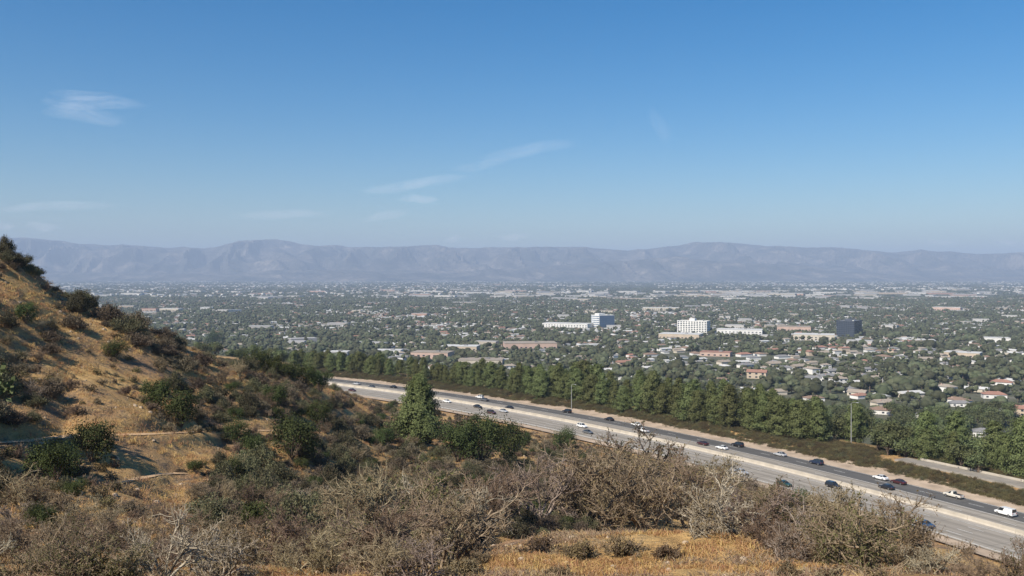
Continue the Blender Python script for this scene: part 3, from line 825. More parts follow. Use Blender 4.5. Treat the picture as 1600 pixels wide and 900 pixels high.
# the dry shrubs of the near crest, each where it stands
FG = [ # px, base py, height px, kind, label
 (915, 822, 118, 'D0', 'dry shrub with several pale leaning stems left of the crest middle'),
 (845, 812, 96, 'B0', 'nearly bare shrub with one long pale stem leaning left'),
 (1015, 832, 122, 'D2', 'dry shrub with a dark upright trunk in the middle of the crest'),
 (965, 815, 100, 'D4', 'dense brown shrub between the leaning stems and the dark trunk'),
 (1075, 825, 104, 'D4', 'dense dry shrub right of the dark trunk on the crest'),
 (1118, 832, 92, 'D3', 'drooping shrub with pale arched branches on the crest'),
 (1170, 830, 78, 'D3', 'low spreading dry shrub at the right of the arched branches'),
 (985, 770, 92, 'D5', 'taller olive grey shrub rising behind the crest before the freeway'),
 (940, 775, 62, 'D1', 'olive twiggy shrub behind the crest left of the tallest one'),
 (1040, 775, 62, 'D5', 'olive brown shrub behind the crest under the freeway edge'),
 (1110, 780, 66, 'D1', 'sparse shrub behind the crest with twigs across the freeway'),
 (770, 828, 98, 'D2', 'grey shrub with crossing bare branches left of the crest straw'),
 (715, 840, 100, 'D3', 'grey shrub with arching dead branches near the centre'),
 (600, 842, 112, 'D0', 'dry shrub with two pale upright stems left of centre'),
 (655, 835, 112, 'D5', 'brown olive shrub just right of the two pale stems'),
 (540, 850, 100, 'D4', 'brown twiggy shrub left of the two pale stems'),
 (460, 892, 132, 'D0', 'large dark stemmed shrub in the lower left centre'),
 (400, 880, 100, 'D1', 'grey twiggy shrub left of the large dark stemmed one'),
 (515, 895, 100, 'D4', 'brown shrub at the bottom edge right of the dark stems'),
 (255, 905, 130, 'B0', 'bare white branched shrub at the lower left'),
 (110, 912, 112, 'D5', 'wide olive shrub in the lower left corner'),
 (185, 915, 104, 'D5', 'olive leaved shrub between the lower left corner and the bare white branches'),
 (45, 905, 88, 'D1', 'olive twig shrub cut by the lower left corner'),
 (10, 870, 84, 'D4', 'brown shrub at the left edge above the corner'),
 (140, 862, 74, 'D1', 'dull green twiggy shrub behind the wide olive one'),
 (320, 880, 100, 'D1', 'grey brown twig shrub right of the bare white branches'),
 (190, 860, 78, 'D1', 'dull olive shrub behind the bare white branches'),
 (660, 905, 88, 'D3', 'tangle of grey dead branches at the bottom centre'),
 (600, 905, 76, 'D2', 'grey dead twigs at the bottom edge left of centre'),
 (1345, 890, 116, 'D5', 'dense brown leafy shrub in front of the freeway at right'),
 (1300, 880, 98, 'D4', 'brown shrub on the left side of the dense leafy one at right'),
 (1405, 880, 110, 'D4', 'spreading brown shrub with twigs across the freeway at right'),
 (1450, 895, 60, 'D3', 'low brown shrub by the orange bank at right'),
 (1590, 915, 74, 'D1', 'twiggy shrub cut by the right edge of the view'),
 (1240, 872, 84, 'D3', 'pale tangled shrub with arched branches left of the leafy one'),
 (1195, 855, 70, 'D4', 'brown low shrub on the crest right of centre'),
 (1285, 852, 92, 'D4', 'brown shrub behind the crest with twigs above the road edge'),
 (1225, 835, 84, 'D5', 'olive brown shrub at the back right of the crest'),
 (1330, 862, 96, 'D1', 'twiggy shrub behind the dense leafy one at right'),
 (1530, 915, 54, 'D2', 'low grey twig shrub near the lower right corner'),
 (840, 868, 46, 'L0', 'low dead brush heap on the straw below the leaning stems'),
 (905, 872, 46, 'L1', 'low brown brush heap on the straw under the crest shrubs'),
 (975, 868, 44, 'L0', 'low dead brush on the straw below the dark trunk'),
 (1040, 872, 40, 'L1', 'flattened grey brush at the left of the bare straw patch'),
 (752, 884, 40, 'L0', 'grey dead brush at the left edge of the straw patch'),
 (1235, 905, 52, 'L1', 'dead brush at the right edge of the straw patch'),
 (1290, 920, 60, 'L0', 'dead brush at the bottom under the leafy shrub'),
 (1380, 925, 60, 'L1', 'low tangle of twigs at the bottom right'),
 (720, 905, 60, 'L0', 'low tangle of dead twigs at the bottom near the centre'),
 (870, 905, 40, 'L1', 'scrap of dead twigs at the bottom of the straw patch'),
]
KIND = {'D': DRY, 'B': BARE, 'L': LOW}
for px, py, hp, kd, lab in FG:
    p = hit(px, py)
    if p is None: continue
    pr = KIND[kd[0]][int(kd[1])]
    hp_m = hp / F * p[1]
    H0 = max(v.co.z for v in pr[0].vertices) * (1.5 if kd[0] == 'L' else 1)
    plant('dry_shrub', lab, 'shrub', p - [0, 0, 0.12], pr, hp_m / H0 * (0.92 if px < 520 else 1.15 if px < 830 or px > 1150 else 1.28), None, ('branches', 'foliage'))
    placed.append((p[0], p[1], hp_m * 0.35))
nf = 0
for it in range(2600):
    px, py = RNG.uniform(-60, 1500), RNG.uniform(740, 905)
    if px > 840 and py > 812 + max(0, px - 1150) * .12: continue
    if px > 690 and py > 836 and px < 1150: continue
    p = hit(px, py)
    if p is None or p[1] > (120 if px < 700 else 260) or foff([p[0]], [p[1]])[0][0] > -22: continue
    if px < 460 and py < (815 if px < 225 else 862): continue
    if px < 620 and py < 822: continue
    if px < 760 and py < 790: continue
    r = RNG.uniform(0.7, 1.25) * (1 if p[1] < 60 else 1.7)
    if not free(p, r, 1.05 if px < 700 else 0.72): continue
    nf += 1
    if nf > 165: break
    k = RNG.integers(6)
    tl_ = '%s twiggy shrub in the near thicket, %s, %s' % (['brown', 'olive leaved', 'bare', 'drooping', 'leafy brown', 'olive'][k],
        'front edge' if p[1] < 32 else 'middle' if p[1] < 48 else 'far side', 'lower left' if px < 220 else 'around the bare white branches' if px < 420 else 'by the dark stems' if px < 580 else 'by the two pale stems' if px < 760 else 'behind the crest middle' if px < 1100 else 'above the freeway at right')
    plant('dry_shrub', tl_, 'shrub', p - [0, 0, 0.12], DRY[k], r * RNG.uniform(0.75, 1.0) * (0.62 if px < 225 else 0.78 if px < 520 else 1.0), 'dry shrubs of the near thicket: ' + tl_, ('branches', 'foliage'))
    placed.append((p[0], p[1], r))

# ------------------------------------------------------------------ scattered cover as instances (grass, stubble, far town)
def scatter(name, pts, rz, sc, pi, protos, **props):
    n = len(pts)
    me = bpy.data.meshes.new(name); me.vertices.add(n)
    me.vertices.foreach_set('co', np.asarray(pts, np.float32).ravel())
    a = me.attributes.new('rz', 'FLOAT', 'POINT'); a.data.foreach_set('value', np.asarray(rz, np.float32))
    a = me.attributes.new('sc', 'FLOAT_VECTOR', 'POINT'); a.data.foreach_set('vector', np.asarray(sc, np.float32).ravel())
    a = me.attributes.new('pi', 'INT', 'POINT'); a.data.foreach_set('value', np.asarray(pi, np.int32))
    o = obj(name, me, kind='stuff', **props)
    ng = bpy.data.node_groups.new(name, 'GeometryNodeTree')
    ng.interface.new_socket('Geometry', in_out='INPUT', socket_type='NodeSocketGeometry')
    ng.interface.new_socket('Geometry', in_out='OUTPUT', socket_type='NodeSocketGeometry')
    gi, go = ng.nodes.new('NodeGroupInput'), ng.nodes.new('NodeGroupOutput')
    join = ng.nodes.new('GeometryNodeJoinGeometry')
    for k, m_ in enumerate(protos):
        po = bpy.data.objects.new(name + '_source', m_)
        oi = ng.nodes.new('GeometryNodeObjectInfo'); oi.inputs['Object'].default_value = po; oi.inputs['As Instance'].default_value = True
        ng.links.new(oi.outputs['Geometry'], join.inputs[0])
    iop = ng.nodes.new('GeometryNodeInstanceOnPoints')
    def na(nm, ty):
        q = ng.nodes.new('GeometryNodeInputNamedAttribute'); q.data_type = ty; q.inputs['Name'].default_value = nm
        return q.outputs['Attribute']
    cx = ng.nodes.new('ShaderNodeCombineXYZ')
    ng.links.new(na('rz', 'FLOAT'), cx.inputs[2])
    er = ng.nodes.new('FunctionNodeEulerToRotation'); ng.links.new(cx.outputs[0], er.inputs[0])
    ng.links.new(gi.outputs[0], iop.inputs['Points']); ng.links.new(join.outputs[0], iop.inputs['Instance'])
    iop.inputs['Pick Instance'].default_value = True
    ng.links.new(na('pi', 'INT'), iop.inputs['Instance Index'])
    ng.links.new(er.outputs[0], iop.inputs['Rotation'])
    ng.links.new(na('sc', 'FLOAT_VECTOR'), iop.inputs['Scale'])
    ng.links.new(iop.outputs[0], go.inputs[0])
    md = o.modifiers.new('scatter', 'NODES'); md.node_group = ng
    return o

def tuft(seed, n, h, w, matn, spread=0.5):
    rng = np.random.default_rng(seed)
    b0 = rng.normal(size=(n, 2)) * w
    a = rng.random(n) * 6.283; t = np.abs(rng.normal(0, spread, n)); L = h * rng.uniform(0.5, 1.2, n)
    d = np.stack([np.sin(t) * np.cos(a), np.sin(t) * np.sin(a), np.cos(t)], -1)
    base = np.c_[b0, np.full(n, -0.03)]
    side = unit(np.cross(d, rng.normal(size=(n, 3)))) * (h * 0.035 + 0.004)
    mid = base + d * (L * 0.55)[:, None]
    tip = base + d * L[:, None] + np.stack([np.cos(a), np.sin(a), -0.6 + 0 * a], -1) * (L * 0.22)[:, None]
    V = np.stack([base - side, base + side, mid + side * 0.7, mid - side * 0.7, tip], 1).reshape(-1, 3)
    i = np.arange(n)[:, None] * 5
    return mesh('tuft', V, [i + np.array([[0, 1, 2, 3]]), i + np.array([[3, 2, 4]])], [M[matn]])

TUF = [tuft(61, 26, 0.17, 0.13, 'grass', 0.7), tuft(62, 22, 0.13, 0.16, 'grass', 0.9), tuft(63, 18, 0.2, 0.18, 'litter', 1.0)]
def random_ground(n, px0, px1, z0, z1, rng):
    px = rng.uniform(px0, px1, n); z = np.sqrt(rng.uniform(z0 ** 2, z1 ** 2, n))
    x = (px - 800) / F * z
    return np.c_[x, z, hz(x, z)]
rg = np.random.default_rng(77)
P = random_ground(46000, -60, 1680, 17, 46, rg)
cl = fbm(P[:, 0] / 2.2, P[:, 1] / 2.2, 31, 3)
keep = cl > -0.2
P, cl = P[keep], cl[keep]; n = len(P)
pi = np.where(fbm(P[:, 0] / 4, P[:, 1] / 4, 33, 2) > 0.12, 2, rg.integers(0, 2, n))
scatter('dry_grass', P, rg.random(n) * 6.28, np.repeat(rg.uniform(0.6, 1.3, n)[:, None], 3, 1), pi, TUF)
P = random_ground(60000, -120, 960, 46, 300, rg)
o = foff(P[:, 0], P[:, 1])[0]
cl = fbm(P[:, 0] / 7, P[:, 1] / 7, 35, 3)
P = P[(o < -20) & (cl > -0.2)]; n = len(P)
pi = np.where(fbm(P[:, 0] / 9, P[:, 1] / 9, 37, 3) > 0.05, 2, rg.integers(0, 2, n))
scatter('hillside_grass', P, rg.random(n) * 6.28, np.repeat(rg.uniform(1.3, 3.0, n)[:, None], 3, 1), pi, TUF)
# stubble and low brush among the straw
SMALL = [sage_mesh(71, 0.9, 0.45, 420, 'sagegrey', False), sage_mesh(72, 1.0, 0.4, 420, 'bank', False), LOW[0][0]]
P = random_ground(9000, -120, 960, 50, 320, rg)
o = foff(P[:, 0], P[:, 1])[0]
P = P[(o < -20) & (fbm(P[:, 0] / 8, P[:, 1] / 8, 41, 3) > 0.0)]
n = len(P)
scatter('low_brush', P, rg.random(n) * 6.28, np.repeat(rg.uniform(0.5, 1.5, n)[:, None], 3, 1), rg.integers(0, 3, n), SMALL)
def stone(seed):
    rng = np.random.default_rng(seed); th = np.linspace(0, np.pi, 5)[1:-1]; ph_ = np.arange(7) * 2 * np.pi / 7
    V = [[0, 0, .35]] + [[math.sin(t_) * math.cos(f_) * .5 * rng.uniform(.7, 1.2), math.sin(t_) * math.sin(f_) * .4 * rng.uniform(.7, 1.2), .35 * math.cos(t_)] for t_ in th for f_ in ph_] + [[0, 0, -.35]]
    Q = [(1 + i * 7 + j, 8 + i * 7 + j, 8 + i * 7 + (j + 1) % 7, 1 + i * 7 + (j + 1) % 7) for i in range(2) for j in range(7)]
    T = [(0, 1 + j, 1 + (j + 1) % 7) for j in range(7)] + [(22, 15 + (j + 1) % 7, 15 + j) for j in range(7)]
    q = MB(); q.add(V, Q, T); return q.mesh('stone', [M['stone']])
M['stone'] = simple('sandstone', (0.40, 0.31, 0.22), 0.95, 0.1, scale=3, var=0.3)
P = np.concatenate([random_ground(700, -60, 1650, 18, 45, rg), random_ground(1500, -120, 900, 45, 260, rg)])
P = P[foff(P[:, 0], P[:, 1])[0] < -19]; n = len(P)
scatter('stones', P, rg.random(n) * 6.28, np.repeat((rg.uniform(0.08, 0.32, n) * np.where(P[:, 1] > 45, 2.2, 1.0))[:, None], 3, 1), rg.integers(0, 3, n), [stone(1), stone(2), stone(3)])
# brush bank beside the freeway
BANK = [sage_mesh(73, 2.4, 1.0, 1300, 'bank', False), sage_mesh(74, 2.0, 0.8, 1300, 'bank', False), sage_mesh(75, 2.2, 0.9, 1300, 'sage', False)]
ks = rg.integers(70, 540, 22000); of = rg.uniform(22.5, 48.5, 22000)
lo = 24.5 + 3.0 * (vnoise(ks / 14.0, 0 * ks, 5) - 0.4) + 5 * sstep(215, 205, ks) * sstep(195, 205, ks)
gapm = (vnoise(ks / 9.0, of / 6, 8) > 0.15)
ok = (of > lo) & (of < 49 - 14 * sstep(215, 300, ks)) & gapm & ~((ks < 246) & (of > 32.2) & (of < 41.8))
ks, of = ks[ok], of[ok]
q = froad(ks, of); P = np.c_[q[:, 0], q[:, 1], hz(q[:, 0], q[:, 1]) - 0.05]
n = len(P)
scatter('bank_brush', P, rg.random(n) * 6.28, rg.uniform(0.8, 1.5, (n, 1)) * np.array([[1, 1, 1.05]]), rg.integers(0, 3, n), BANK)

# ------------------------------------------------------------------ pine row behind the freeway, light poles
NP = 0
rp = np.random.default_rng(5)
SHAPE = ['full rounded', 'leaning conical', 'very broad', 'slim', 'broad blunt topped']
def pine_place(px):
    if px < 560: return 'where it begins beside the ridge'
    if px < 720: return 'behind the lone tall pine'
    if px < 893: return 'left of the slender light pole'
    if px < 1062: return 'right of the slender light pole'
    if px < 1200: return 'right of the short thin pole'
    if px < 1330: return 'just left of the tall light pole'
    if px < 1460: return 'right of the tall light pole'
    return 'above the ramp barrier'
for row, (off, step) in enumerate(((42, 3.1), (48, 3.6), (55, 6.5), (64, 4.2), (73, 4.6), (83, 5), (94, 5.5), (106, 6))):
    k = 70 + rp.random() * 3
    while k < 560:
        kk = int(k)
        c = froad(np.array(kk), off + 4 - 13 * float(sstep(205, 290, kk)) + rp.normal(0, 1.5))
        x, y = c[0], c[1]
        pxl = 800 + F * x / y
        hf = rp.uniform(0, 1); h = 10.8 + 5.6 * hf
        if row > 2 and pxl < 1180: k += step; continue
        leafy = row > 2 or (pxl > 1340 and rp.random() < .35)
        if row == 0 and pxl > 1330: h *= 0.8
        if pxl < 900: h *= 0.72 + 0.28 * max(0, min(1, (pxl - 700) / 200))
        if pxl > 1240: h *= 0.92
        gap = (abs(pxl - 1322) < 27 and row < 2)
        if y > 60 and 452 < pxl < 1720 and not gap and rp.random() > 0.05 and leafy:
            bi = rp.integers(4)
            lab = '%s%s leafy tree %s behind row, %s' % ('tall ' if hf > .66 else 'short ' if hf < .33 else '', ['rounded', 'spreading', 'narrow', 'bushy'][bi], 'just' if row < 4 else 'well' if row < 6 else 'far', pine_place(pxl))
            if row < 3: lab = lab.replace('just behind row', ('in front' if row == 0 else 'amid') + ' of row')
            plant('leafy_tree', lab, 'tree', (x, y, float(hz(x, y)) - .5), BROAD[bi], h / 9 * (.72 if row < 3 else .85), 'leafy trees: ' + lab, rz=rp.random() * 6.28)
        elif y > 60 and 452 < pxl < 1720 and not gap and rp.random() > 0.05 and NP < 298:
            ln = ('front line' if row == 0 else 'second line' if row == 1 else 'back lines')
            pi_ = rp.integers(5)
            lab = '%s%s pine, %s, %s' % ('tall ' if hf > .66 else 'short ' if hf < .33 else '', SHAPE[pi_], ln + ' of row', pine_place(pxl))
            plant('pine_tree', lab, 'tree', (x, y, float(hz(x, y)) - 0.6), PINES[pi_], h / 15, 'pines of the row behind the freeway: ' + lab,
                  rz=rp.random() * 6.28, sz=rp.uniform(0.98, 1.15))
            NP += 1
        k += step * rp.uniform(0.7, 1.3)

def light_pole(px, pybase, h, label, tw):
    p = None
    Z = F * -(HF + 1.0) / (pybase - HY); x = (px - 800) / F * Z
    t = thing('light_pole', label, 'street light', (x, Z, float(hz(x, Z))), tw)
    q = MB(); q.tube([(0, 0, -0.3), (0, 0, h * 0.5), (0, 0, h)], [0.16, 0.12, 0.08], 8); obj('pole', q.mesh('pole', [M['steel']], True), t)
    q = MB(); q.tube([(0, 0, h - 0.05), (0, -0.9, h + 0.35), (0, -2.2, h + 0.5)], [0.06, 0.05, 0.04], 6); obj('arm', q.mesh('arm', [M['steel']], True), t)
    q = MB(); q.frustum((-0.14, 0.14, -2.95, -2.1, h + 0.42), (-0.1, 0.1, -2.85, -2.2, h + 0.6)); obj('lamp_head', q.mesh('lamp_head', [M['steel']]), t)
    q = MB(); q.box(-0.26, 0.26, -0.26, 0.26, -0.4, 0.25); obj('base', q.mesh('base', [M['barrier']]), t)
light_pole(893, 640, 11.5, 'slender light pole by the far lanes left of centre', 0.6)
light_pole(1330, 697, 13.7, 'tall light pole standing in front of the pine gap at right', 0.5)
light_pole(1062, 655, 7.5, 'short thin pole against the pine row near the middle', 0.6)

# ------------------------------------------------------------------ vehicles
PAINTC = {'white': (0.78, 0.78, 0.76), 'silver': (0.42, 0.43, 0.44), 'black': (0.015, 0.015, 0.017), 'grey': (0.10, 0.105, 0.11), 'navy': (0.02, 0.03, 0.06),
          'maroon': (0.06, 0.015, 0.015), 'green': (0.02, 0.05, 0.03), 'cream': (0.62, 0.58, 0.50), 'blue': (0.025, 0.06, 0.12)}
PM = {}
for k_, c_ in PAINTC.items():
    m_ = simple('paint_' + k_, c_, 0.3, 0.5, 0.0, 0.06)
    m_.node_tree.nodes['Principled BSDF'].inputs['Coat Weight'].default_value = 0.6
    PM[k_] = m_
def loft(mb, st, m=0):
    rings = []
    for x, zb, zt, hw in st:
        rings.append([(x, -hw * .88, zb), (x, -hw, zb + .14), (x, -hw, zt - .16), (x, -hw * .86, zt), (x, hw * .86, zt), (x, hw, zt - .16), (x, hw, zb + .14), (x, hw * .88, zb)])
    V = np.array(rings).reshape(-1, 3); n = len(st)
    Q = [(i * 8 + j, i * 8 + (j + 1) % 8, (i + 1) * 8 + (j + 1) % 8, (i + 1) * 8 + j) for i in range(n - 1) for j in range(8)]
    e = (n - 1) * 8
    Q += [(0, 7, 6, 1), (1, 6, 5, 2), (2, 5, 4, 3), (e, e + 1, e + 6, e + 7), (e + 1, e + 2, e + 5, e + 6), (e + 2, e + 3, e + 4, e + 5)]
    mb.add(V, Q, m=m)
def pane(q4, inset=0.08, off=0.012, flip=False):
    q4 = np.array(q4, float); c = q4.mean(0); n = np.cross(q4[1] - q4[0], q4[3] - q4[0]); n /= np.linalg.norm(n)
    p = q4 + (c - q4) * inset + n * off
    b_ = MB(); b_.add(np.concatenate([p, p - n * 0.03]), [(0, 1, 2, 3), (4, 7, 6, 5), (0, 4, 5, 1), (1, 5, 6, 2), (2, 6, 7, 3), (3, 7, 4, 0)])
    return b_.mesh('pane', [M['glass']])
SPEC = {
 'sedan': dict(st=[(-2.35, .4, .72, .72), (-2.22, .27, .93, .85), (-1.5, .22, 1.0, .9), (.75, .22, .95, .91), (1.55, .22, .85, .89), (2.15, .25, .74, .83), (2.35, .36, .62, .7)],
               cb=(-1.8, 1.0, .96, .82), ct=(-1.0, .2, 1.43, .62), ax=1.4, wr=.33),
 'suv': dict(st=[(-2.35, .5, .85, .78), (-2.28, .35, 1.08, .88), (-1.5, .3, 1.12, .94), (.8, .3, 1.1, .95), (1.6, .3, 1.02, .92), (2.2, .33, .92, .86), (2.36, .45, .75, .76)],
             cb=(-2.25, 1.0, 1.08, .86), ct=(-1.95, .3, 1.72, .68), ax=1.42, wr=.38),
 'van': dict(st=[(-2.5, .5, .9, .86), (-2.45, .35, 1.15, .95), (-1.5, .3, 1.2, .97), (1.1, .3, 1.2, .97), (1.9, .3, 1.08, .92), (2.4, .35, .9, .84), (2.52, .5, .72, .74)],
             cb=(-2.46, 1.6, 1.15, .93), ct=(-2.4, .85, 2.0, .82), ax=1.55, wr=.35),
 'pickup': dict(st=[(-2.75, .5, .9, .88), (-2.7, .4, 1.08, .94), (-1.6, .36, 1.1, .95), (1.0, .36, 1.1, .95), (1.8, .36, 1.04, .93), (2.5, .4, .95, .88), (2.68, .5, .75, .78)],
                cb=(-.55, 1.15, 1.07, .87), ct=(-.4, .45, 1.76, .7), ax=1.65, wr=.39)}
CARM = {}
def car_meshes(kind, colr):
    if (kind, colr) in CARM: return CARM[(kind, colr)]
    S = SPEC[kind]; P = []
    mb = MB(); loft(mb, S['st'])
    x0, x1, zb, hb = S['cb']; u0, u1, zt, ht = S['ct']
    mb.frustum((x0, x1, -hb, hb, zb), (u0, u1, -ht, ht, zt))
    if kind == 'pickup':
        pass
    P.append(('body', mb.mesh('body', [PM[colr]]), (0, 0, 0)))
    mb = MB(); mb.frustum((-S['st'][0][0] * -1 + .1, S['st'][-1][0] - .1, -.7, .7, S['st'][2][1] - .06), (-2.2, 2.2, -.8, .8, S['st'][2][1] + .1)); P.append(('underbody', mb.mesh('underbody', [M['plastic']]), (0, 0, 0)))
    A = lambda x, y, z: np.array([x, y, z])
    P.append(('windscreen', pane([A(x1, -hb, zb), A(x1, hb, zb), A(u1, ht, zt), A(u1, -ht, zt)]), (0, 0, 0)))
    P.append(('rear_window', pane([A(x0, hb, zb), A(x0, -hb, zb), A(u0, -ht, zt), A(u0, ht, zt)]), (0, 0, 0)))
    fr = [(0.5, 1.0)] if kind == 'pickup' else [(0.62, 1.0)] if kind == 'van' else [(0.04, 0.49), (0.51, 0.97)]
    for a_, b_ in fr:
        bx = lambda f: x0 + (x1 - x0) * f; tx = lambda f: u0 + (u1 - u0) * f
        P.append(('side_window', pane([A(bx(a_), -hb, zb), A(bx(b_), -hb, zb), A(tx(b_), -ht, zt), A(tx(a_), -ht, zt)]), (0, 0, 0)))
        P.append(('side_window', pane([A(bx(b_), hb, zb), A(bx(a_), hb, zb), A(tx(a_), ht, zt), A(tx(b_), ht, zt)]), (0, 0, 0)))
    if kind == 'pickup':
        mb = MB(); mb.box(-2.6, -.65, -.78, .78, 1.07, 1.115); P.append(('bed', mb.mesh('bed', [M['plastic']]), (0, 0, 0)))
    xe, xb = S['st'][-2][0], S['st'][1][0]
    zl = S['st'][-2][2] - .2
    for sgn in (-1, 1):
        mb = MB(); mb.box(xe - .05, xe + .1, sgn * .62 - .16, sgn * .62 + .16, zl - .04, zl + .12); P.append(('headlight', mb.mesh('headlight', [M['lamp']]), (0, 0, 0)))
        mb = MB(); mb.box(xb - .1, xb + .05, sgn * .66 - .13, sgn * .66 + .13, S['st'][1][2] - .3, S['st'][1][2] - .1); P.append(('tail_light', mb.mesh('tail_light', [M['tail']]), (0, 0, 0)))
    th = np.arange(16) * 2 * np.pi / 16; r = S['wr']
    if ('w', kind) not in CARM:
        def disc(r_, y0, y1, mt, nm):
            V = np.concatenate([np.stack([r_ * np.cos(th), np.full(16, y), r_ * np.sin(th)], -1) for y in (y0, y1)] + [[(0, y0, 0), (0, y1, 0)]])
            b_ = MB(); b_.add(V, [(i, (i + 1) % 16, 16 + (i + 1) % 16, 16 + i) for i in range(16)], [(i, 32, (i + 1) % 16) for i in range(16)] + [(16 + i, 16 + (i + 1) % 16, 33) for i in range(16)])
            return b_.mesh(nm, [mt])
        CARM[('w', kind)] = (disc(r, -.11, .11, M['tyre'], 'wheel'), disc(r * .62, -.122, .122, M['rim'], 'rim'))
    w_, r_ = CARM[('w', kind)]
    hw = S['st'][2][3] - .1
    for sx in (-1, 1):
        for sy in (-1, 1): P.append(('wheel', (w_, r_), (sx * S['ax'], sy * hw, r)))
    CARM[(kind, colr)] = P
    return P
def place_car(px, py, kind, colr, label):
    """a vehicle standing on the freeway, pointing the way its carriageway runs"""
    Z = F * -HF / (py - HY); x = (px - 800) / F * Z
    o, k = foff([x], [Z]); k = k[0]
    lanes = [-13.6, -10.4, -7.0, -3.9, 4.0, 7.5, 11.4, 15.2]
    o = min(lanes, key=lambda v: abs(v - o[0]))
    c = (x - FX[k]) * FTX[k] + (Z - FY[k]) * FTY[k]
    pos = froad(np.array(k), o, 0.02) + np.array([FTX[k], FTY[k], 0]) * c
    d = 1 if o > 0 else -1
    t = thing('car' if kind in ('sedan', 'suv') else kind, label, 'car' if kind in ('sedan', 'suv') else kind, tuple(pos), math.atan2(FTY[k] * d, FTX[k] * d), None, 0.94)
    for nm, me, loc in car_meshes(kind, colr):
        if nm == 'wheel':
            w = obj('wheel', me[0], t, loc); obj('rim', me[1], w)
        else: obj(nm, me, t, loc)
CARS = [
 (1565, 806, 'van', 'white', 'white panel van on the far lanes, nearest the right edge'),
 (1485, 778, 'pickup', 'cream', 'cream pickup on the far lanes left of the white van'),
 (1370, 750, 'sedan', 'white', 'white sedan on the dark far lanes ahead of a dark one'),
 (1397, 757, 'sedan', 'maroon', 'dark red sedan close behind the white one on the far lanes'),
 (1378, 765, 'sedan', 'black', 'black sedan on the inner far lane beside the white one'),
 (1449, 822, 'sedan', 'blue', 'dark blue sedan on the near lanes beside the right twigs'),
 (1302, 762, 'suv', 'black', 'black car on the near lanes beside the median barrier at right'),
 (1230, 758, 'sedan', 'green', 'dark green sedan on the near outer lane above the twigs'),
 (1285, 724, 'suv', 'navy', 'navy car on the dark far lanes before the brush bank'),
 (1222, 712, 'sedan', 'silver', 'silver sedan on the dark far lanes right of the middle'),
 (1158, 697, 'suv', 'black', 'black car on the outer far lane just above the white sedan'),
 (1127, 702, 'sedan', 'white', 'white sedan on the inner far lanes right of the tall shrub'),
 (1092, 696, 'sedan', 'maroon', 'dark red sedan on the far lanes left of the white sedan'),
 (1162, 740, 'sedan', 'silver', 'silver sedan half hidden on the near lanes behind twigs'),
 (1006, 675, 'pickup', 'white', 'white pickup on the far lanes above the tall shrub'),
 (1002, 664, 'sedan', 'white', 'white sedan on the dark far lanes above the tall shrub'),
 (959, 656, 'sedan', 'black', 'black sedan on the dark far lanes left of the tall shrub'),
 (910, 668, 'suv', 'white', 'white car on the near lanes by the orange bank'),
 (914, 678, 'sedan', 'grey', 'grey sedan on the near outer lane by the orange bank'),
 (893, 644, 'suv', 'black', 'black car on the dark far lanes below the slender light pole'),
 (796, 643, 'sedan', 'silver', 'silver sedan on the near lanes right of the pine'),
 (786, 640, 'sedan', 'black', 'black sedan on the far lanes right of the pine'),
 (766, 647, 'suv', 'maroon', 'dark red car on the near outer lane right of the pine'),
 (754, 636, 'sedan', 'black', 'black sedan beside the median just right of the pine'),
 (770, 620, 'suv', 'white', 'white car on the far outer lane right of the pine'),
 (761, 626, 'sedan', 'grey', 'grey sedan on the dark far lanes right of the pine'),
 (698, 629, 'sedan', 'white', 'white sedan just right of the pine top'),
 (614, 606, 'sedan', 'black', 'black sedan on the far lanes left of the pine'),
 (581, 606, 'sedan', 'grey', 'grey sedan on the far lanes well left of the pine'),
 (558, 601, 'sedan', 'silver', 'silver sedan on the far lanes near where the road disappears'),
 (531, 610, 'suv', 'black', 'black car on the near lanes where the road disappears'),
 (553, 611, 'sedan', 'maroon', 'dark red sedan on the near lanes left of the pine'),
]
for c in CARS: place_car(*c)
# ------------------------------------------------------------------ valley buildings
def wallmat(name, c): 
    if name not in M: M[name] = simple(name, c, 0.85, 0.2, scale=0.15, var=0.1)
    return M[name]
WALLS = {'white': (0.70, 0.68, 0.64), 'cream': (0.54, 0.48, 0.39), 'salmon': (0.50, 0.36, 0.29), 'grey': (0.42, 0.41, 0.40), 'brick': (0.40, 0.12, 0.09), 'tan': (0.50, 0.41, 0.31)}
ROOFS = {'white': (0.54, 0.53, 0.50), 'grey': (0.22, 0.215, 0.21), 'tan': (0.32, 0.27, 0.215), 'terracotta': (0.31, 0.17, 0.125), 'brown': (0.24, 0.165, 0.12)}
for k_, c_ in WALLS.items(): wallmat('wall_' + k_, c_)
for k_, c_ in ROOFS.items(): wallmat('roof_' + k_, c_)
wallmat('roof_pale', (0.40, 0.385, 0.36)); wallmat('store_white', (0.48, 0.46, 0.43)); wallmat('store_cream', (0.42, 0.37, 0.30)); wallmat('store_grey', (0.32, 0.31, 0.30)); wallmat('store_tan', (0.38, 0.31, 0.24)); wallmat('store_salmon', (0.42, 0.27, 0.21)); wallmat('wall_pale', (0.80, 0.78, 0.73)); wallmat('wall_blue', (0.11, 0.16, 0.24)); wallmat('wall_dark', (0.075, 0.085, 0.105)); wallmat('glass_blue', (0.09, 0.14, 0.21))
RES = []    # (x, y, r) kept free of trees
def vz(y): return -104 - 26 * sstep(500, 2300, y)
def vpoint(px, py):
    Z = 800.0
    for _ in range(30): Z = F * -float(vz(Z)) / (py - HY)
    return (px - 800) / F * Z, Z
_bm = {}
def boxmesh(nm, x0, x1, y0, y1, z0, z1, m_):
    q = MB(); q.box(x0, x1, y0, y1, z0, z1); return q.mesh(nm, [m_])
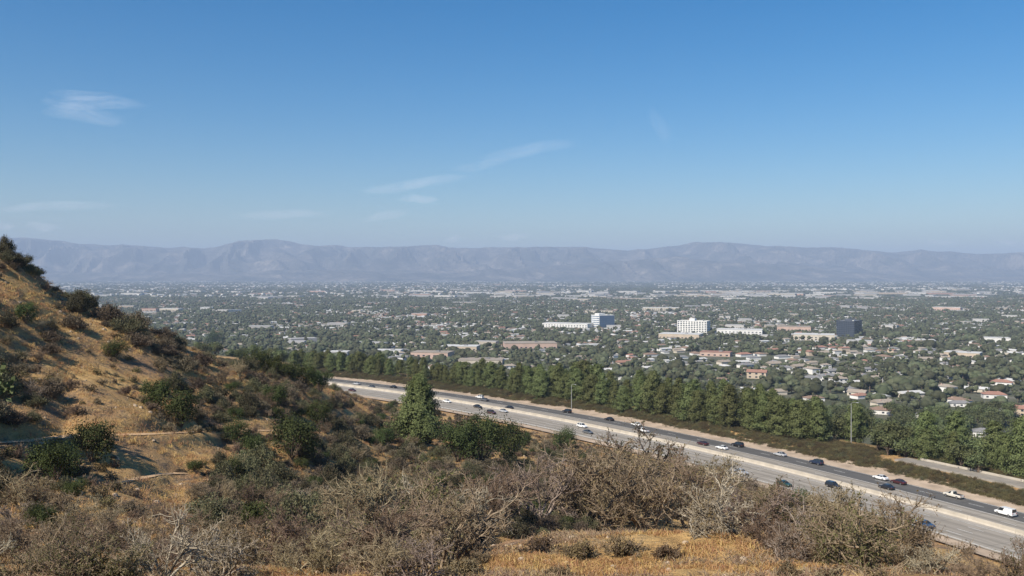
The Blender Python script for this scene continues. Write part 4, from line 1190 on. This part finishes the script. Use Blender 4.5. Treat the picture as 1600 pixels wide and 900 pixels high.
def tower(label, px, py, rot, L, D, H, floors, bays, sidebays, wall, glass, fw, fh, pent=(0.4, 0.5, 3.5), cat='office building', curtain=None):
    x, y = vpoint(px, py)
    t = thing('office_building', label, cat, (x, y, float(hz(x, y))), rot)
    obj('wall', boxmesh('wall', -L / 2, L / 2, -D / 2, D / 2, -2, H, M[wall]), t)
    obj('roof', boxmesh('roof', -L / 2 + .4, L / 2 - .4, -D / 2 + .4, D / 2 - .4, H + .003, H + .25, M['roof_grey']), t)
    q = MB()
    for a, b_, c, d in ((-L / 2 - .15, L / 2 + .15, -D / 2 - .15, -D / 2 + .35), (-L / 2 - .15, L / 2 + .15, D / 2 - .35, D / 2 + .15), (-L / 2 - .15, -L / 2 + .35, -D / 2 + .352, D / 2 - .352), (L / 2 - .35, L / 2 + .15, -D / 2 + .352, D / 2 - .352)):
        q.box(a, b_, c, d, H - .4, H + 1.0)
    obj('parapet', q.mesh('parapet', [M[wall]]), t)
    a, b_, hh = pent
    obj('penthouse', boxmesh('penthouse', -L * .5 + a * L, -L * .5 + b_ * L, -D * .25, D * .25, H + .26, H + .26 + hh, M[wall]), t)
    obj('rooftop_unit', boxmesh('rooftop_unit', L * .18, L * .34, -D * .2, D * .15, H + .26, H + 2.0, M['roof_white']), t)
    if curtain: obj('curtain_wall', boxmesh('curtain_wall', -L / 2 + .6, L / 2 - .6, -D / 2 - .1, -D / 2 + .1, 0, H - .41, M[curtain]), t)
    fhgt = H / floors
    wf = boxmesh('window', -L / bays * fw / 2, L / bays * fw / 2, -.12, .02, -fhgt * fh / 2, fhgt * fh / 2, M[glass])
    for i in range(bays):
        for j in range(floors):
            obj('window', wf, t, (-L / 2 + L / bays * (i + .5), -D / 2, fhgt * (j + .52)))
    for sx in (-1, 1):
        ws = boxmesh('window', -.02, .12, -D / sidebays * fw / 2, D / sidebays * fw / 2, -fhgt * fh / 2, fhgt * fh / 2, M[glass])
        for i in range(sidebays):
            for j in range(floors):
                o_ = obj('window', ws, t, (sx * L / 2, -D / 2 + D / sidebays * (i + .5), fhgt * (j + .52)), 0 if sx > 0 else math.pi)
    # slab bands between floors
    q = MB()
    for j in range(1, 2 if curtain else floors):
        q.box(-L / 2 - .3, L / 2 + .3, -D / 2 - .3, -D / 2 - .11, fhgt * j - .2, fhgt * j + .1)
    obj('floor_band', q.mesh('floor_band', [M[curtain or wall]]), t)
    RES.append((x, y, max(L, D) * .55))
    for f_ in (.985, .972):
        for g_ in (-24, 0, 24): RES.append(((x + g_) * f_, y * f_, 15))
    return t
tower('white seven storey block with a grid of dark windows in the valley', 1084, 521, -math.radians(28), 64, 28, 27, 7, 11, 4, 'wall_pale', 'wglass', .62, .55, (0.38, 0.56, 5.0))
tower('pale office block with a blue glazed right face, left of the white one', 942, 511, math.radians(31), 46, 33, 29, 6, 9, 6, 'wall_pale', 'glass_blue', .8, .6, (0.1, 0.5, 4.5), curtain='wall_blue')
tower('dark glass office block at the right of the valley', 1327, 525, -math.radians(38), 35, 50, 31, 8, 8, 10, 'wall_dark', 'wglass', .82, .62, (0.35, 0.75, 3.5))
# low flat-roofed commercial blocks
FLAT = [ # px0,px1,pytop,pybase,wall,roof,label
 (585, 628, 543, 557, 'white', 'white', 'white flat roofed block above the left end of the pine row'),
 (609, 648, 555, 565, 'white', 'grey', 'low white flat block nearest the pine row, left of centre'),
 (646, 706, 546, 561, 'salmon', 'tan', 'salmon walled flat block above the pine row'),
 (718, 786, 558, 569, 'cream', 'tan', 'cream low block half hidden by trees above the pine row'),
 (692, 748, 538, 547, 'tan', 'white', 'long pale roofed block behind the salmon walled one'),
 (505, 545, 547, 555, 'grey', 'white', 'grey block with a pale roof at the left of the white block'),
 (787, 868, 532, 543, 'salmon', 'tan', 'long salmon coloured low building near the middle of the valley'),
 (1096, 1142, 548, 556, 'salmon', 'terracotta', 'salmon building with a red brown roof right of the middle'),
 (1122, 1190, 511, 525, 'white', 'white', 'wide white low building right of the white tower block'),
 (1033, 1096, 519, 528, 'tan', 'white', 'long pale roofed low building at the foot of the white tower block'),
 (850, 924, 503, 511, 'white', 'white', 'long white low building left of the blue office block'),
 (1215, 1265, 508, 516, 'salmon', 'tan', 'pinkish low building left of the dark glass block'),
 (1242, 1302, 519, 531, 'cream', 'white', 'cream low building in front of the dark glass block'),
 (1376, 1408, 531, 541, 'cream', 'white', 'small cream building with openings right of the dark glass block'),
 (1480, 1530, 548, 558, 'tan', 'white', 'pale roofed building amid trees at the right'),
 (1535, 1575, 525, 535, 'white', 'white', 'white low building near the right edge of the valley'),
 (1460, 1500, 478, 486, 'salmon', 'white', 'pinkish long store building far right in the valley'),
 (222, 246, 480, 488, 'salmon', 'terracotta', 'orange pink building seen just above the hill ridge at left'),
 (253, 284, 480, 487, 'cream', 'white', 'cream building right of the orange pink one above the ridge'),
 (314, 332, 478, 486, 'white', 'white', 'white block above the ridge, third from the left'),
 (1005, 1060, 479, 485, 'cream', 'white', 'cream long building behind the white tower block'),
 (915, 958, 484, 489, 'cream', 'tan', 'low cream strip behind the blue office block'),
]
for a, b_, tp, bs, w, r, lab in FLAT:
    x, y = vpoint((a + b_) / 2, bs)
    L = (b_ - a) / F * y; H = max(5.5, (bs - tp) / F * y * 0.75); D = min(45, max(16, L * .6))
    rot = -0.12 + 0.5 * ((a * 7) % 10 / 10 - .5) - x / y * 0.5
    t = thing('commercial_building', lab, 'building', (x, y, float(hz(x, y))), rot)
    obj('wall', boxmesh('wall', -L / 2, L / 2, -D / 2, D / 2, -2, H, M['wall_' + w]), t)
    obj('roof', boxmesh('roof', -L / 2 - .3, L / 2 + .3, -D / 2 - .3, D / 2 + .3, H + .003, H + .6, M['roof_' + r]), t)
    obj('rooftop_unit', boxmesh('rooftop_unit', L * .1, L * .1 + 5, -3, 2, H + .605, H + 2.2, M['roof_grey']), t)
    nb = max(4, int(L / 7))
    wm = boxmesh('window', -1.6, 1.6, -.1, .02, -.9, .9, M['wglass'])
    for i in range(nb):
        for j in range(max(1, int(H / 4.5))):
            obj('window', wm, t, (-L / 2 + L / nb * (i + .5), -D / 2, 2.0 + 3.6 * j))
    for f_ in (1, .985, .97, .958):
        for g_ in (-.42, -.14, .14, .42): RES.append(((x + g_ * L * math.cos(rot)) * f_, (y + g_ * L * math.sin(rot)) * f_, L * .19))

def house_meshes(L, D, h, rh, w, r, hip):
    q = MB(); q.box(-L / 2, L / 2, -D / 2, D / 2, -1.5, h)
    wl = q.mesh('wall', [M['wall_' + w]])
    e = .6; q = MB(); k = D / 2 * (0.95 if hip else 0.0)
    V = [(-L / 2 - e, -D / 2 - e, h + .003), (L / 2 + e, -D / 2 - e, h + .003), (L / 2 + e, D / 2 + e, h + .003), (-L / 2 - e, D / 2 + e, h + .003), (-L / 2 - e + k, 0, h + rh), (L / 2 + e - k, 0, h + rh)]
    q.add(V, [(0, 1, 5, 4), (2, 3, 4, 5), (0, 3, 2, 1)], [(1, 2, 5), (3, 0, 4)])
    return wl, q.mesh('roof', [M['roof_' + r]])
HT = []
for i, (L, D, h, rh, w, r, hip) in enumerate(((17, 10, 3.2, 2.0, 'white', 'grey', 1), (15, 9, 3.2, 2.2, 'cream', 'tan', 0), (18, 11, 3.6, 2.3, 'white', 'terracotta', 1), (14, 10, 5.8, 1.9, 'white', 'tan', 1),
                                              (20, 11, 3.2, 1.9, 'cream', 'white', 0), (16, 10, 5.6, 2.0, 'tan', 'terracotta', 0), (19, 12, 3.4, 2.2, 'white', 'brown', 1), (16, 11, 3.4, 1.2, 'white', 'white', 0))):
    HT.append((house_meshes(L, D, h, rh, w, r, hip), (L, D, h, w, r)))
HWIN = boxmesh('window', -.9, .9, -.08, .02, -.65, .65, M['wglass'])
HCH = boxmesh('chimney', -.5, .5, -.4, .4, 0, 2.2, M['wall_salmon'])
def house(x, y, k, rot, sc, label, group=None, parts=True):
    (wl, rf), (L, D, h, w, r) = HT[k]
    t = thing('house', label, 'house', (x, y, float(hz(x, y))), rot, group, sc)
    obj('wall', wl, t); rr = obj('roof', rf, t)
    if parts:
        for i in range(3):
            obj('window', HWIN, t, (-L / 2 + L / 3 * (i + .5), -D / 2, 1.6))
            if h > 5: obj('window', HWIN, t, (-L / 2 + L / 3 * (i + .5), -D / 2, 4.4))
        obj('chimney', HCH, rr, (L * .2, D * .22, h))
    return t
NH = [ # px, py base, kind, rot, scale, label
 (1545, 683, 0, -0.5, 1.05, 'large white house with a grey hip roof right behind the pines'),
 (1447, 652, 0, -0.3, 0.8, 'grey roofed house just above the pines left of the large white one'),
 (1380, 646, 6, -0.4, 0.95, 'brown roofed house beside the yellowish tree behind the pine gap'),
 (1553, 622, 2, -0.3, 1.0, 'white house with a red brown roof near the right edge'),
 (1565, 602, 2, -0.6, 1.0, 'red roofed house above the other red one at the right edge'),
 (1170, 612, 7, -0.5, 0.85, 'small white flat roofed building behind the pines'),
 (1183, 591, 5, -0.4, 1.2, 'red house with a pinkish wall amid dense trees'),
 (1270, 594, 0, -0.3, 1.0, 'white house with grey roof amid trees right of the red house'),
 (1340, 618, 1, -0.7, 1.0, 'cream house with bright wall above the pine gap'),
 (1525, 612, 4, -0.5, 0.9, 'cream house with pale roof left of the upper red roofs'),
 (1500, 634, 0, -0.2, 0.9, 'white house with grey roof left of the red brown one'),
 (1590, 648, 5, -0.9, 1.0, 'tan house cut by the right edge of the view'),
]
for px, py, k, rot, sc, lab in NH:
    x, y = vpoint(px, py)
    house(x, y, k, rot, sc, lab)
    RES.append((x, y, 15 * sc)); RES.append((x * .96, y * .96, 14 * sc)); RES.append((x * .925, y * .925, 9))

rv = np.random.default_rng(99)
def wedge(x, y, m_=90): 
    px = 800 + F * x / y
    return (px > -m_) & (px < 1600 + m_)
def clear(x, y):
    ok = np.ones(len(x), bool)
    for a, b_, r in RES: ok &= (x - a) ** 2 + (y - b_) ** 2 > r * r
    return ok
# streets run on a turned grid; houses stand in rows along them
ang = 0.33
u, v = np.meshgrid(np.arange(-6000, 6000, 25.0), np.arange(-6000, 6000, 48.0), indexing='ij')
u, v = u.ravel(), v.ravel()
u = u + rv.normal(0, 3, len(u)); v = v + rv.normal(0, 3.0, len(u))
hx = u * math.cos(ang) - v * math.sin(ang); hy = u * math.sin(ang) + v * math.cos(ang)
ok = (hy > 420) & (hy < 4800)
hx, hy = hx[ok], hy[ok]
ok = wedge(hx, hy) & (rv.random(len(hx)) < 0.8) & (fbm(hx / 260, hy / 260, 61, 3) > rv.uniform(-0.75, -0.05, len(hx)))
hx, hy = hx[ok], hy[ok]
near_ = hy < 1500
oo = np.full(len(hx), 999.0); oo[near_] = foff(hx[near_], hy[near_])[0]
ok = (oo > 125) & clear(hx, hy)
hx, hy = hx[ok], hy[ok]
# only those that rise in view above the pine row and the ridge count as the nearest 280
order = np.argsort(hy); hx, hy = hx[order], hy[order]
pxs = 800 + F * hx / hy
pys = HY - F * hz(hx, hy) / hy
vis = pys < np.interp(pxs, [0, 240, 440, 520, 800, 1000, 1200, 1600], [420, 530, 575, 565, 588, 605, 625, 660])
hx, hy = hx[vis], hy[vis]
hk = rv.choice(8, len(hx), p=[.32, .22, .05, .16, .08, .04, .08, .05]); hr = ang + rv.choice([0, math.pi / 2, math.pi], len(hx)) + rv.normal(0, .1, len(hx)); hs = rv.uniform(.65, 1.1, len(hx))
def town(px, y):
    d = 'by the pine row' if y < 900 else 'in near valley' if y < 1900 else 'in mid valley' if y < 4500 else 'in far valley'
    return d + (', above the ridge' if px < 480 else ', above left end of pines' if px < 610 else ', near salmon block' if px < 760 else ', left of blue block' if px < 900 else ', below pale blocks' if px < 1150 else ', left of dark block' if px < 1300 else ', under dark block' if px < 1400
                else ', right of dark block' if px < 1480 else ', around large white house' if px < 1565 else ', at right edge')
HL = ['white house with a grey roof', 'cream house with a tan gable roof', 'white house with a terracotta roof', 'two storey white house with a tan roof', 'cream house with a pale roof', 'two storey tan house with a terracotta roof', 'white house with a brown roof', 'white house with a pale flat roof']
for i in range(280):
    house(hx[i], hy[i], hk[i], hr[i], hs[i], HL[hk[i]] + ' ' + town(800 + F * hx[i] / hy[i], hy[i]), 'valley houses: ' + HL[hk[i]] + ' ' + town(800 + F * hx[i] / hy[i], hy[i]), parts=i < 120)
def joined(k):
    (wl, rf), _ = HT[k]
    q = MB()
    for j, me in enumerate((wl, rf)):
        V = np.array([v_.co[:] for v_ in me.vertices])
        q.add(V, [p_.vertices[:] for p_ in me.polygons if len(p_.vertices) == 4], [p_.vertices[:] for p_ in me.polygons if len(p_.vertices) == 3], m=j)
    return q.mesh('house', [wl.materials[0], rf.materials[0]])
HJ = [joined(k) for k in range(8)]
fx, fy, fk, fr_, fs = hx[280:], hy[280:], hk[280:], hr[280:], hs[280:]
# beyond the grid: sparser, larger roofs
n2 = 9000
zz = np.sqrt(rv.uniform(4700 ** 2, 17000 ** 2, n2)); pp = rv.uniform(-60, 1660, n2); xx = (pp - 800) / F * zz
k2 = fbm(xx / 900, zz / 500, 63, 3) > -0.1
xx, zz = xx[k2], zz[k2]
fx = np.concatenate([fx, xx]); fy = np.concatenate([fy, zz]); n3_ = len(xx)
fk = np.concatenate([fk, rv.choice([1, 3, 4, 4, 7, 7], n3_)]); fr_ = np.concatenate([fr_, rv.random(n3_) * 6.28])
fs = np.concatenate([fs, rv.uniform(.9, 1.7, n3_)])
P = np.c_[fx, fy, hz(fx, fy)]
scatter('far_houses', P, fr_, np.repeat(fs[:, None], 3, 1), fk, HJ)
# long pale warehouses and stores across the middle and far valley
nw = 0
for i in range(6000):
    z = math.sqrt(rv.uniform(1300 ** 2, 11000 ** 2)); px = rv.uniform(-30, 1630); x = (px - 800) / F * z
    band = 0.55 * math.exp(-((z - 5600) / 900) ** 2) * (0.35 + (px > 560)) + 0.035 + 0.35 * (z < 3600)
    if rv.random() > band * 0.8: continue
    if nw >= 270: break
    nw += 1
    L, D, H = (rv.uniform(50, 170), rv.uniform(30, 70), rv.uniform(7, 12)) if z > 3600 else (rv.uniform(22, 60), rv.uniform(15, 30), rv.uniform(5.5, 11))
    if not clear(np.array([x]), np.array([z]))[0] or (z < 1500 and foff([x], [z])[0][0] < 300): continue
    c = rv.choice(['white', 'cream', 'grey', 'tan', 'salmon'], p=[.5, .22, .12, .1, .06])
    wl_ = '%s low %s warehouse %s' % ('very long' if L > 140 else 'long' if L > 90 else 'short', 'pale' if c == 'white' else c, town(px, z))
    mm = ('wh', c, nw % 6)
    if mm not in _bm: _bm[mm] = (boxmesh('wall', -.5, .5, -.5, .5, -.3, .93, M['store_' + c]), boxmesh('roof', -.503, .503, -.503, .503, .932, 1, M['roof_pale']))
    t = thing('warehouse', wl_, 'warehouse', (x, z, float(hz(x, z))), rv.normal(-0.1, .35), 'warehouses: ' + wl_, (L, D, H))
    for nm, me in zip(('wall', 'roof'), _bm[mm]): obj(nm, me, t)
    RES.append((x, z, L * .45)); RES.append((x * .985, z * .985, L * .4))

# valley trees
def lump(seed, W, H, n=7):
    """a crown of knobbly clumps on a trunk, for trees too far off to show leaves"""
    rng = np.random.default_rng(seed); q = MB()
    for k in range(n):
        a = rng.random() * 6.283; r = math.sqrt(rng.random()) * .3 * W
        c = np.array([r * math.cos(a), r * math.sin(a), H * (.42 + .3 * rng.random() * (1 - r / (.4 * W)))]); lr = rng.uniform(.2, .32) * W
        th = np.linspace(0, np.pi, 6)[1:-1]; phh = np.arange(7) * 2 * np.pi / 7
        V = [c + [0, 0, lr * .9]]
        for t_ in th:
            for f_ in phh: V.append(c + lr * rng.uniform(.7, 1.25) * np.array([math.sin(t_) * math.cos(f_), math.sin(t_) * math.sin(f_), .85 * math.cos(t_)]))
        V.append(c - [0, 0, lr * .8])
        Q = [(1 + i * 7 + j, 1 + (i + 1) * 7 + j, 1 + (i + 1) * 7 + (j + 1) % 7, 1 + i * 7 + (j + 1) % 7) for i in range(3) for j in range(7)]
        T = [(0, 1 + j, 1 + (j + 1) % 7) for j in range(7)] + [(29, 22 + (j + 1) % 7, 22 + j) for j in range(7)]
        q.add(V, Q, T)
    q.tube([(0, 0, -.6), (0, 0, H * .5)], [.03 * H, .02 * H], 4, m=1)
    return q.mesh('valley_tree', [M['broad'], M['bark']], True)
LUMP = [lump(81, 9, 8), lump(82, 11, 8.5, 9), lump(83, 7, 9), lump(84, 8, 7), lump(85, 5, 12, 8)]
LUMP[4] = LUMP[4]
nt_ = 200000
zz = np.sqrt(rv.uniform(430 ** 2, 4800 ** 2, nt_)); pp = rv.uniform(-90, 1690, nt_); xx = (pp - 800) / F * zz
dn = fbm(xx / 120, zz / 120, 71, 3) + 0.5 * fbm(xx / 420, zz / 420, 75, 2)
ok = dn > rv.uniform(-0.62, 0.3, nt_)
xx, zz = xx[ok], zz[ok]
o_ = np.full(len(xx), 999.0); nm_ = zz < 1500; o_[nm_] = foff(xx[nm_], zz[nm_])[0]
ok = (o_ > np.where(800 + F * xx / zz < 450, 44, 74)) & clear(xx, zz)
# keep the houses' own ground and the streets free
vv = -xx * math.sin(ang) + zz * math.cos(ang)
st = np.abs(((vv + 24 + 48) % 96) - 48) 
ok &= st > 2.5
xx, zz = xx[ok], zz[ok]
cell = {}
for a, b_ in zip(hx, hy): cell.setdefault((int(a // 20), int(b_ // 20)), []).append((a, b_))
ok = np.ones(len(xx), bool)
for i in range(len(xx)):
    ci, cj = int(xx[i] // 20), int(zz[i] // 20)
    for di in (-1, 0, 1):
        for dj in (-1, 0, 1):
            for a, b_ in cell.get((ci + di, cj + dj), ()):
                if (xx[i] - a) ** 2 + (zz[i] - b_) ** 2 < 56: ok[i] = False
xx, zz = xx[ok], zz[ok]
order = np.argsort(zz); xx, zz = xx[order], zz[order]
pxs = 800 + F * xx / zz; pys = HY - F * (hz(xx, zz) + 8) / zz
vis = pys < np.interp(pxs, [0, 240, 440, 520, 800, 1000, 1200, 1600], [440, 560, 600, 585, 600, 620, 645, 690])
xx, zz = xx[vis], zz[vis]
TL = ['rounded green tree', 'wide spreading green tree', 'narrow green tree', 'bushy green tree']
for i in range(298):
    k = int(rv.integers(4))
    gs = rv.uniform(.8, 1.45); tl_ = ('small ' if gs < 1.0 else 'tall ' if gs > 1.25 else 'middling ') + TL[k] + ' ' + town(800 + F * xx[i] / zz[i], zz[i])
    plant('garden_tree', tl_, 'tree', (xx[i], zz[i], float(hz(xx[i], zz[i])) - .3), BROAD[k], gs, 'garden trees: ' + tl_, rz=rv.random() * 6.28)
xx, zz = xx[298:], zz[298:]
n3_ = 120000
z2 = np.sqrt(rv.uniform(4700 ** 2, 15500 ** 2, n3_)); p2 = rv.uniform(-60, 1660, n3_); x2 = (p2 - 800) / F * z2
ok = clear(x2, z2) & (fbm(x2 / 500, z2 / 260, 73, 3) > -0.2)
x2, z2 = x2[ok], z2[ok]
sc1 = rv.uniform(.55, 1.2, len(xx)) * (1 + 0.9 * np.clip(fbm(xx / 90, zz / 90, 77, 3), -.3, .8)) + 0.5 * (rv.random(len(xx)) < .06); sc2 = rv.uniform(1.0, 2.0, len(x2))
ax = np.concatenate([xx, x2]); ay = np.concatenate([zz, z2]); sc_ = np.concatenate([sc1, sc2]); n = len(ax)
szz = np.concatenate([rv.uniform(.75, 1.15, len(xx)), rv.uniform(.4, .65, len(x2))])
scatter('valley_trees', np.c_[ax, ay, hz(ax, ay) - .2], rv.random(n) * 6.28, np.stack([sc_, sc_, sc_ * szz], -1), rv.choice(5, n, p=[.28, .28, .2, .2, .04]), LUMP)

# ------------------------------------------------------------------ mountains across the valley
m, nt, b = mat('mountain', 0.95, 0.05)
n1 = noise(nt, 0.0016, 8, 0.65); n2 = noise(nt, 0.012, 6, 0.7)
c = ramp(nt, mth(nt, 'ADD', mth(nt, 'MULTIPLY', n1, .6), mth(nt, 'MULTIPLY', n2, .4)), [(.40, (.03, .036, .03)), (.52, (.095, .085, .07)), (.64, (.28, .235, .19))])
nt.links.new(c, b.inputs['Base Color'])
M['mountain'] = m
SKY = np.array([(-500, 380), (-200, 366), (0, 371), (45, 371), (75, 375), (100, 376), (125, 381), (170, 383), (200, 382.5), (230, 386), (280, 386), (320, 388), (345, 383), (375, 376), (430, 374), (450, 377), (475, 383), (500, 385), (530, 382.5), (545, 386),
                (580, 386), (620, 386), (660, 384), (683, 382.5), (700, 386), (715, 388), (760, 387), (810, 386), (850, 385), (885, 386), (915, 385), (935, 388), (980, 391), (1015, 388), (1040, 385), (1065, 382), (1090, 379), (1115, 378), (1140, 380), (1180, 383), (1215, 384), (1250, 386),
                (1305, 385.5), (1340, 389), (1380, 394), (1410, 394), (1438, 391), (1480, 394), (1530, 397), (1600, 394), (1750, 390), (2100, 400)], float)
def range_mesh(name, sky, zc, z0, z1, seed, rough=1.0):
    px = np.arange(-480, 2081, 4.0); zz = np.linspace(z0, z1, 70)
    PX, ZZ = np.meshgrid(px, zz, indexing='ij'); X = (PX - 800) / F * ZZ
    sl = np.interp(PX, sky[:, 0], sky[:, 1])
    sl = sl + rough * (1.8 * fbm(PX / 24, PX * 0, seed + 3, 5) + 0.8 * fbm(PX / 9, PX * 0, seed + 4, 3))
    hc = (HY - sl) / F * zc + 130
    t = (ZZ - z0) / (zc - z0)
    prof = np.where(t < 1, np.clip(t, 0, 1) ** 0.8, np.clip(1 - (t - 1) * 1.0, 0, 1))
    wx = X + 500 * fbm(X / 1500, ZZ / 1500, seed + 7, 3)
    rid = 1 - np.abs(2 * vnoise(wx / 620, ZZ / 2600, seed) - 1); rid2 = 1 - np.abs(2 * vnoise(wx / 240 + ZZ / 900, ZZ / 1200, seed + 1) - 1)
    mid = np.clip(t, 0, 1) * np.clip(1.08 - t, 0, 1) * 4
    h = hc * prof + rough * mid * (300 * (rid - .55) + 230 * (rid2 - .5)) * hc / 800
    h = h + rough * 30 * fbm(X / 300, ZZ / 300, seed + 9, 3) * np.clip(t * 3, 0, 1) * (np.abs(t - 1) > .02)
    h = -131 + np.maximum(h, -3)
    lim = (HY - sl) / F * ZZ
    h = np.where(np.abs(t - 1) < .015, lim, np.minimum(h, lim - 6 * np.abs(t - 1) * 10))
    id_ = np.arange(h.size).reshape(h.shape)
    Q = np.stack([id_[:-1, :-1], id_[1:, :-1], id_[1:, 1:], id_[:-1, 1:]], -1).reshape(-1, 4)
    obj(name, mesh(name, np.stack([X, ZZ, h], -1).reshape(-1, 3), [Q], [M['mountain']]), kind='structure')
range_mesh('mountains', SKY, 20500, 16400, 23500, 100)
FH = np.array([(-500, 430), (0, 425), (350, 428), (430, 422), (520, 421), (600, 426), (720, 424), (860, 416), (930, 410), (1010, 405), (1060, 401), (1120, 408), (1200, 412), (1260, 415), (1320, 424), (1450, 432), (1600, 431), (2100, 432)], float)
range_mesh('foothills', FH, 16600, 15200, 18500, 200, 0.8)

# ------------------------------------------------------------------ thin high clouds
m, nt, b = mat('cirrus', 1.0, 0.0)
b.inputs['Base Color'].default_value = (0.95, 0.95, 0.95, 1)
tr = N(nt, 'ShaderNodeBsdfTranslucent'); tr.inputs[0].default_value = (.95, .95, .95, 1)
mx = N(nt, 'ShaderNodeMixShader'); mx.inputs[0].default_value = .85
nt.links.new(b.outputs[0], mx.inputs[1]); nt.links.new(tr.outputs[0], mx.inputs[2])
tp = N(nt, 'ShaderNodeBsdfTransparent')
uvn = N(nt, 'ShaderNodeUVMap'); uvn.uv_map = 'UVMap'
sp = N(nt, 'ShaderNodeSeparateXYZ'); nt.links.new(uvn.outputs[0], sp.inputs[0])
oi = N(nt, 'ShaderNodeObjectInfo')
mp = N(nt, 'ShaderNodeMapping'); mp.inputs['Scale'].default_value = (1.6, 1.0, 1); nt.links.new(uvn.outputs[0], mp.inputs[0])
cmb = N(nt, 'ShaderNodeCombineXYZ'); nt.links.new(mth(nt, 'MULTIPLY', oi.outputs['Random'], 40.0), cmb.inputs[0]); nt.links.new(mth(nt, 'MULTIPLY', oi.outputs['Random'], 17.0), cmb.inputs[1])
nt.links.new(cmb.outputs[0], mp.inputs['Location'])
nz = N(nt, 'ShaderNodeTexNoise'); nz.inputs['Scale'].default_value = 1.5; nz.inputs['Detail'].default_value = 7; nz.inputs['Roughness'].default_value = .6; nz.inputs['Distortion'].default_value = .6
nt.links.new(mp.outputs[0], nz.inputs['Vector'])
uu = mth(nt, 'MULTIPLY', sp.outputs[0], sp.outputs[0]); vv_ = mth(nt, 'MULTIPLY', sp.outputs[1], sp.outputs[1])
edge = mth(nt, 'SUBTRACT', 1.0, mth(nt, 'ADD', uu, vv_), True)
den = mth(nt, 'MULTIPLY', edge, mth(nt, 'MULTIPLY', mth(nt, 'SUBTRACT', nz.outputs[0], .3), 2.2, True))
ca = N(nt, 'ShaderNodeAttribute', attribute_name='thickness')
fac = mth(nt, 'MULTIPLY', mth(nt, 'MULTIPLY', den, 0.6), ca.outputs['Fac'], True)
ms = N(nt, 'ShaderNodeMixShader'); nt.links.new(fac, ms.inputs[0]); nt.links.new(tp.outputs[0], ms.inputs[1]); nt.links.new(mx.outputs[0], ms.inputs[2])
nt.links.new(ms.outputs[0], nt.nodes['Material Output'].inputs['Surface'])
M['cirrus'] = m
def cloud(x0, y0, x1, y1, hpx, alt, thick, label):
    def up(px, py):
        Z = alt * F / (HY - py); return np.array([(px - 800) / F * Z, Z, alt])
    a, b_ = up(x0, y0), up(x1, y1)
    n, w = 25, 9
    U = np.linspace(-1, 1, n); W = np.linspace(-1, 1, w)
    V, UV = [], []
    for sgn in (1, -1):
        for u_ in U:
            f = (u_ + 1) / 2
            px = x0 + (x1 - x0) * f; py = y0 + (y1 - y0) * f + hpx * .12 * math.sin(3 * u_ + x0)
            for v_ in W:
                p = up(px, py + v_ * hpx / 2)
                p[2] += sgn * 90 * (1 - u_ * u_) * (1 - v_ * v_); V.append(p); UV.append((u_, v_))
    id_ = np.arange(n * w).reshape(n, w)
    Q = np.stack([id_[:-1, :-1], id_[1:, :-1], id_[1:, 1:], id_[:-1, 1:]], -1).reshape(-1, 4)
    c0 = (a + b_) / 2
    me = mesh('cloud', np.array(V) - c0, [Q, Q[:, ::-1] + n * w], [M['cirrus']], smooth=True, uv=np.array(UV), attrs={'thickness': np.full(len(V), thick)})
    obj('cloud', me, None, tuple(c0), label=label, category='cloud')
cloud(60, 156, 232, 166, 22, 4500, .27, 'wispy white cloud streak, upper one of the pair at upper left')
cloud(62, 172, 200, 186, 30, 4500, .25, 'softer white cloud patch just below the streak at upper left')
cloud(70, 147, 190, 150, 14, 4500, .2, 'faint cloud wisp above the streak at upper left')
cloud(556, 299, 735, 277, 18, 4200, .34, 'longest white cloud streak rising to the right near the middle')
cloud(622, 312, 688, 310, 14, 4200, .4, 'short white cloud under the longest streak')
cloud(565, 346, 640, 328, 16, 4000, .3, 'faint slanted cloud below the two middle ones')
cloud(745, 246, 905, 224, 22, 4300, .2, 'faint high cloud veil right of the longest streak')
cloud(700, 264, 800, 252, 16, 4300, .16, 'very faint cloud between the streak and the high veil')
cloud(1012, 186, 1052, 208, 44, 4600, .09, 'faint isolated wisp high at right of the middle')
cloud(355, 334, 520, 336, 16, 3800, .3, 'faint flat cloud band left of the middle near the mountains')
cloud(-20, 328, 190, 318, 16, 3800, .34, 'faint cloud band low at the left edge')
cloud(38, 354, 92, 354, 16, 3000, .5, 'small puffy cloud low over the left mountains')
cloud(-12, 354, 26, 353, 12, 3000, .5, 'small cloud cut by the left edge over the mountains')
cloud(693, 377, 722, 369, 10, 2600, .5, 'tiny cloud just above the mountain crest at the middle')
cloud(775, 371, 830, 369, 12, 2600, .5, 'small flat cloud above the crest right of the tiny one')
cloud(1440, 378, 1500, 379, 9, 2600, .5, 'small cloud above the crest at right')
cloud(1545, 379, 1612, 381, 9, 2600, .5, 'small cloud above the crest at the right edge')

# ------------------------------------------------------------------ haze
hm = bpy.data.materials.new('haze'); hm.use_nodes = True
hn = hm.node_tree
hn.nodes.remove(hn.nodes['Principled BSDF'])
pv = hn.nodes.new('ShaderNodeVolumePrincipled')
pv.inputs['Density'].default_value = HAZE_DENSITY
pv.inputs['Color'].default_value = (*HAZE_COLOR, 1)
pv.inputs['Anisotropy'].default_value = -0.02
hn.links.new(pv.outputs[0], hn.nodes['Material Output'].inputs['Volume'])
q = MB(); q.box(-60000, 60000, -300, 33000, -160, 880)
obj('haze', q.mesh('haze', [hm]), kind='stuff')
print('objects', len(bpy.data.objects), 'pines', NP, 'brush', cnt, 'thicket', nf)
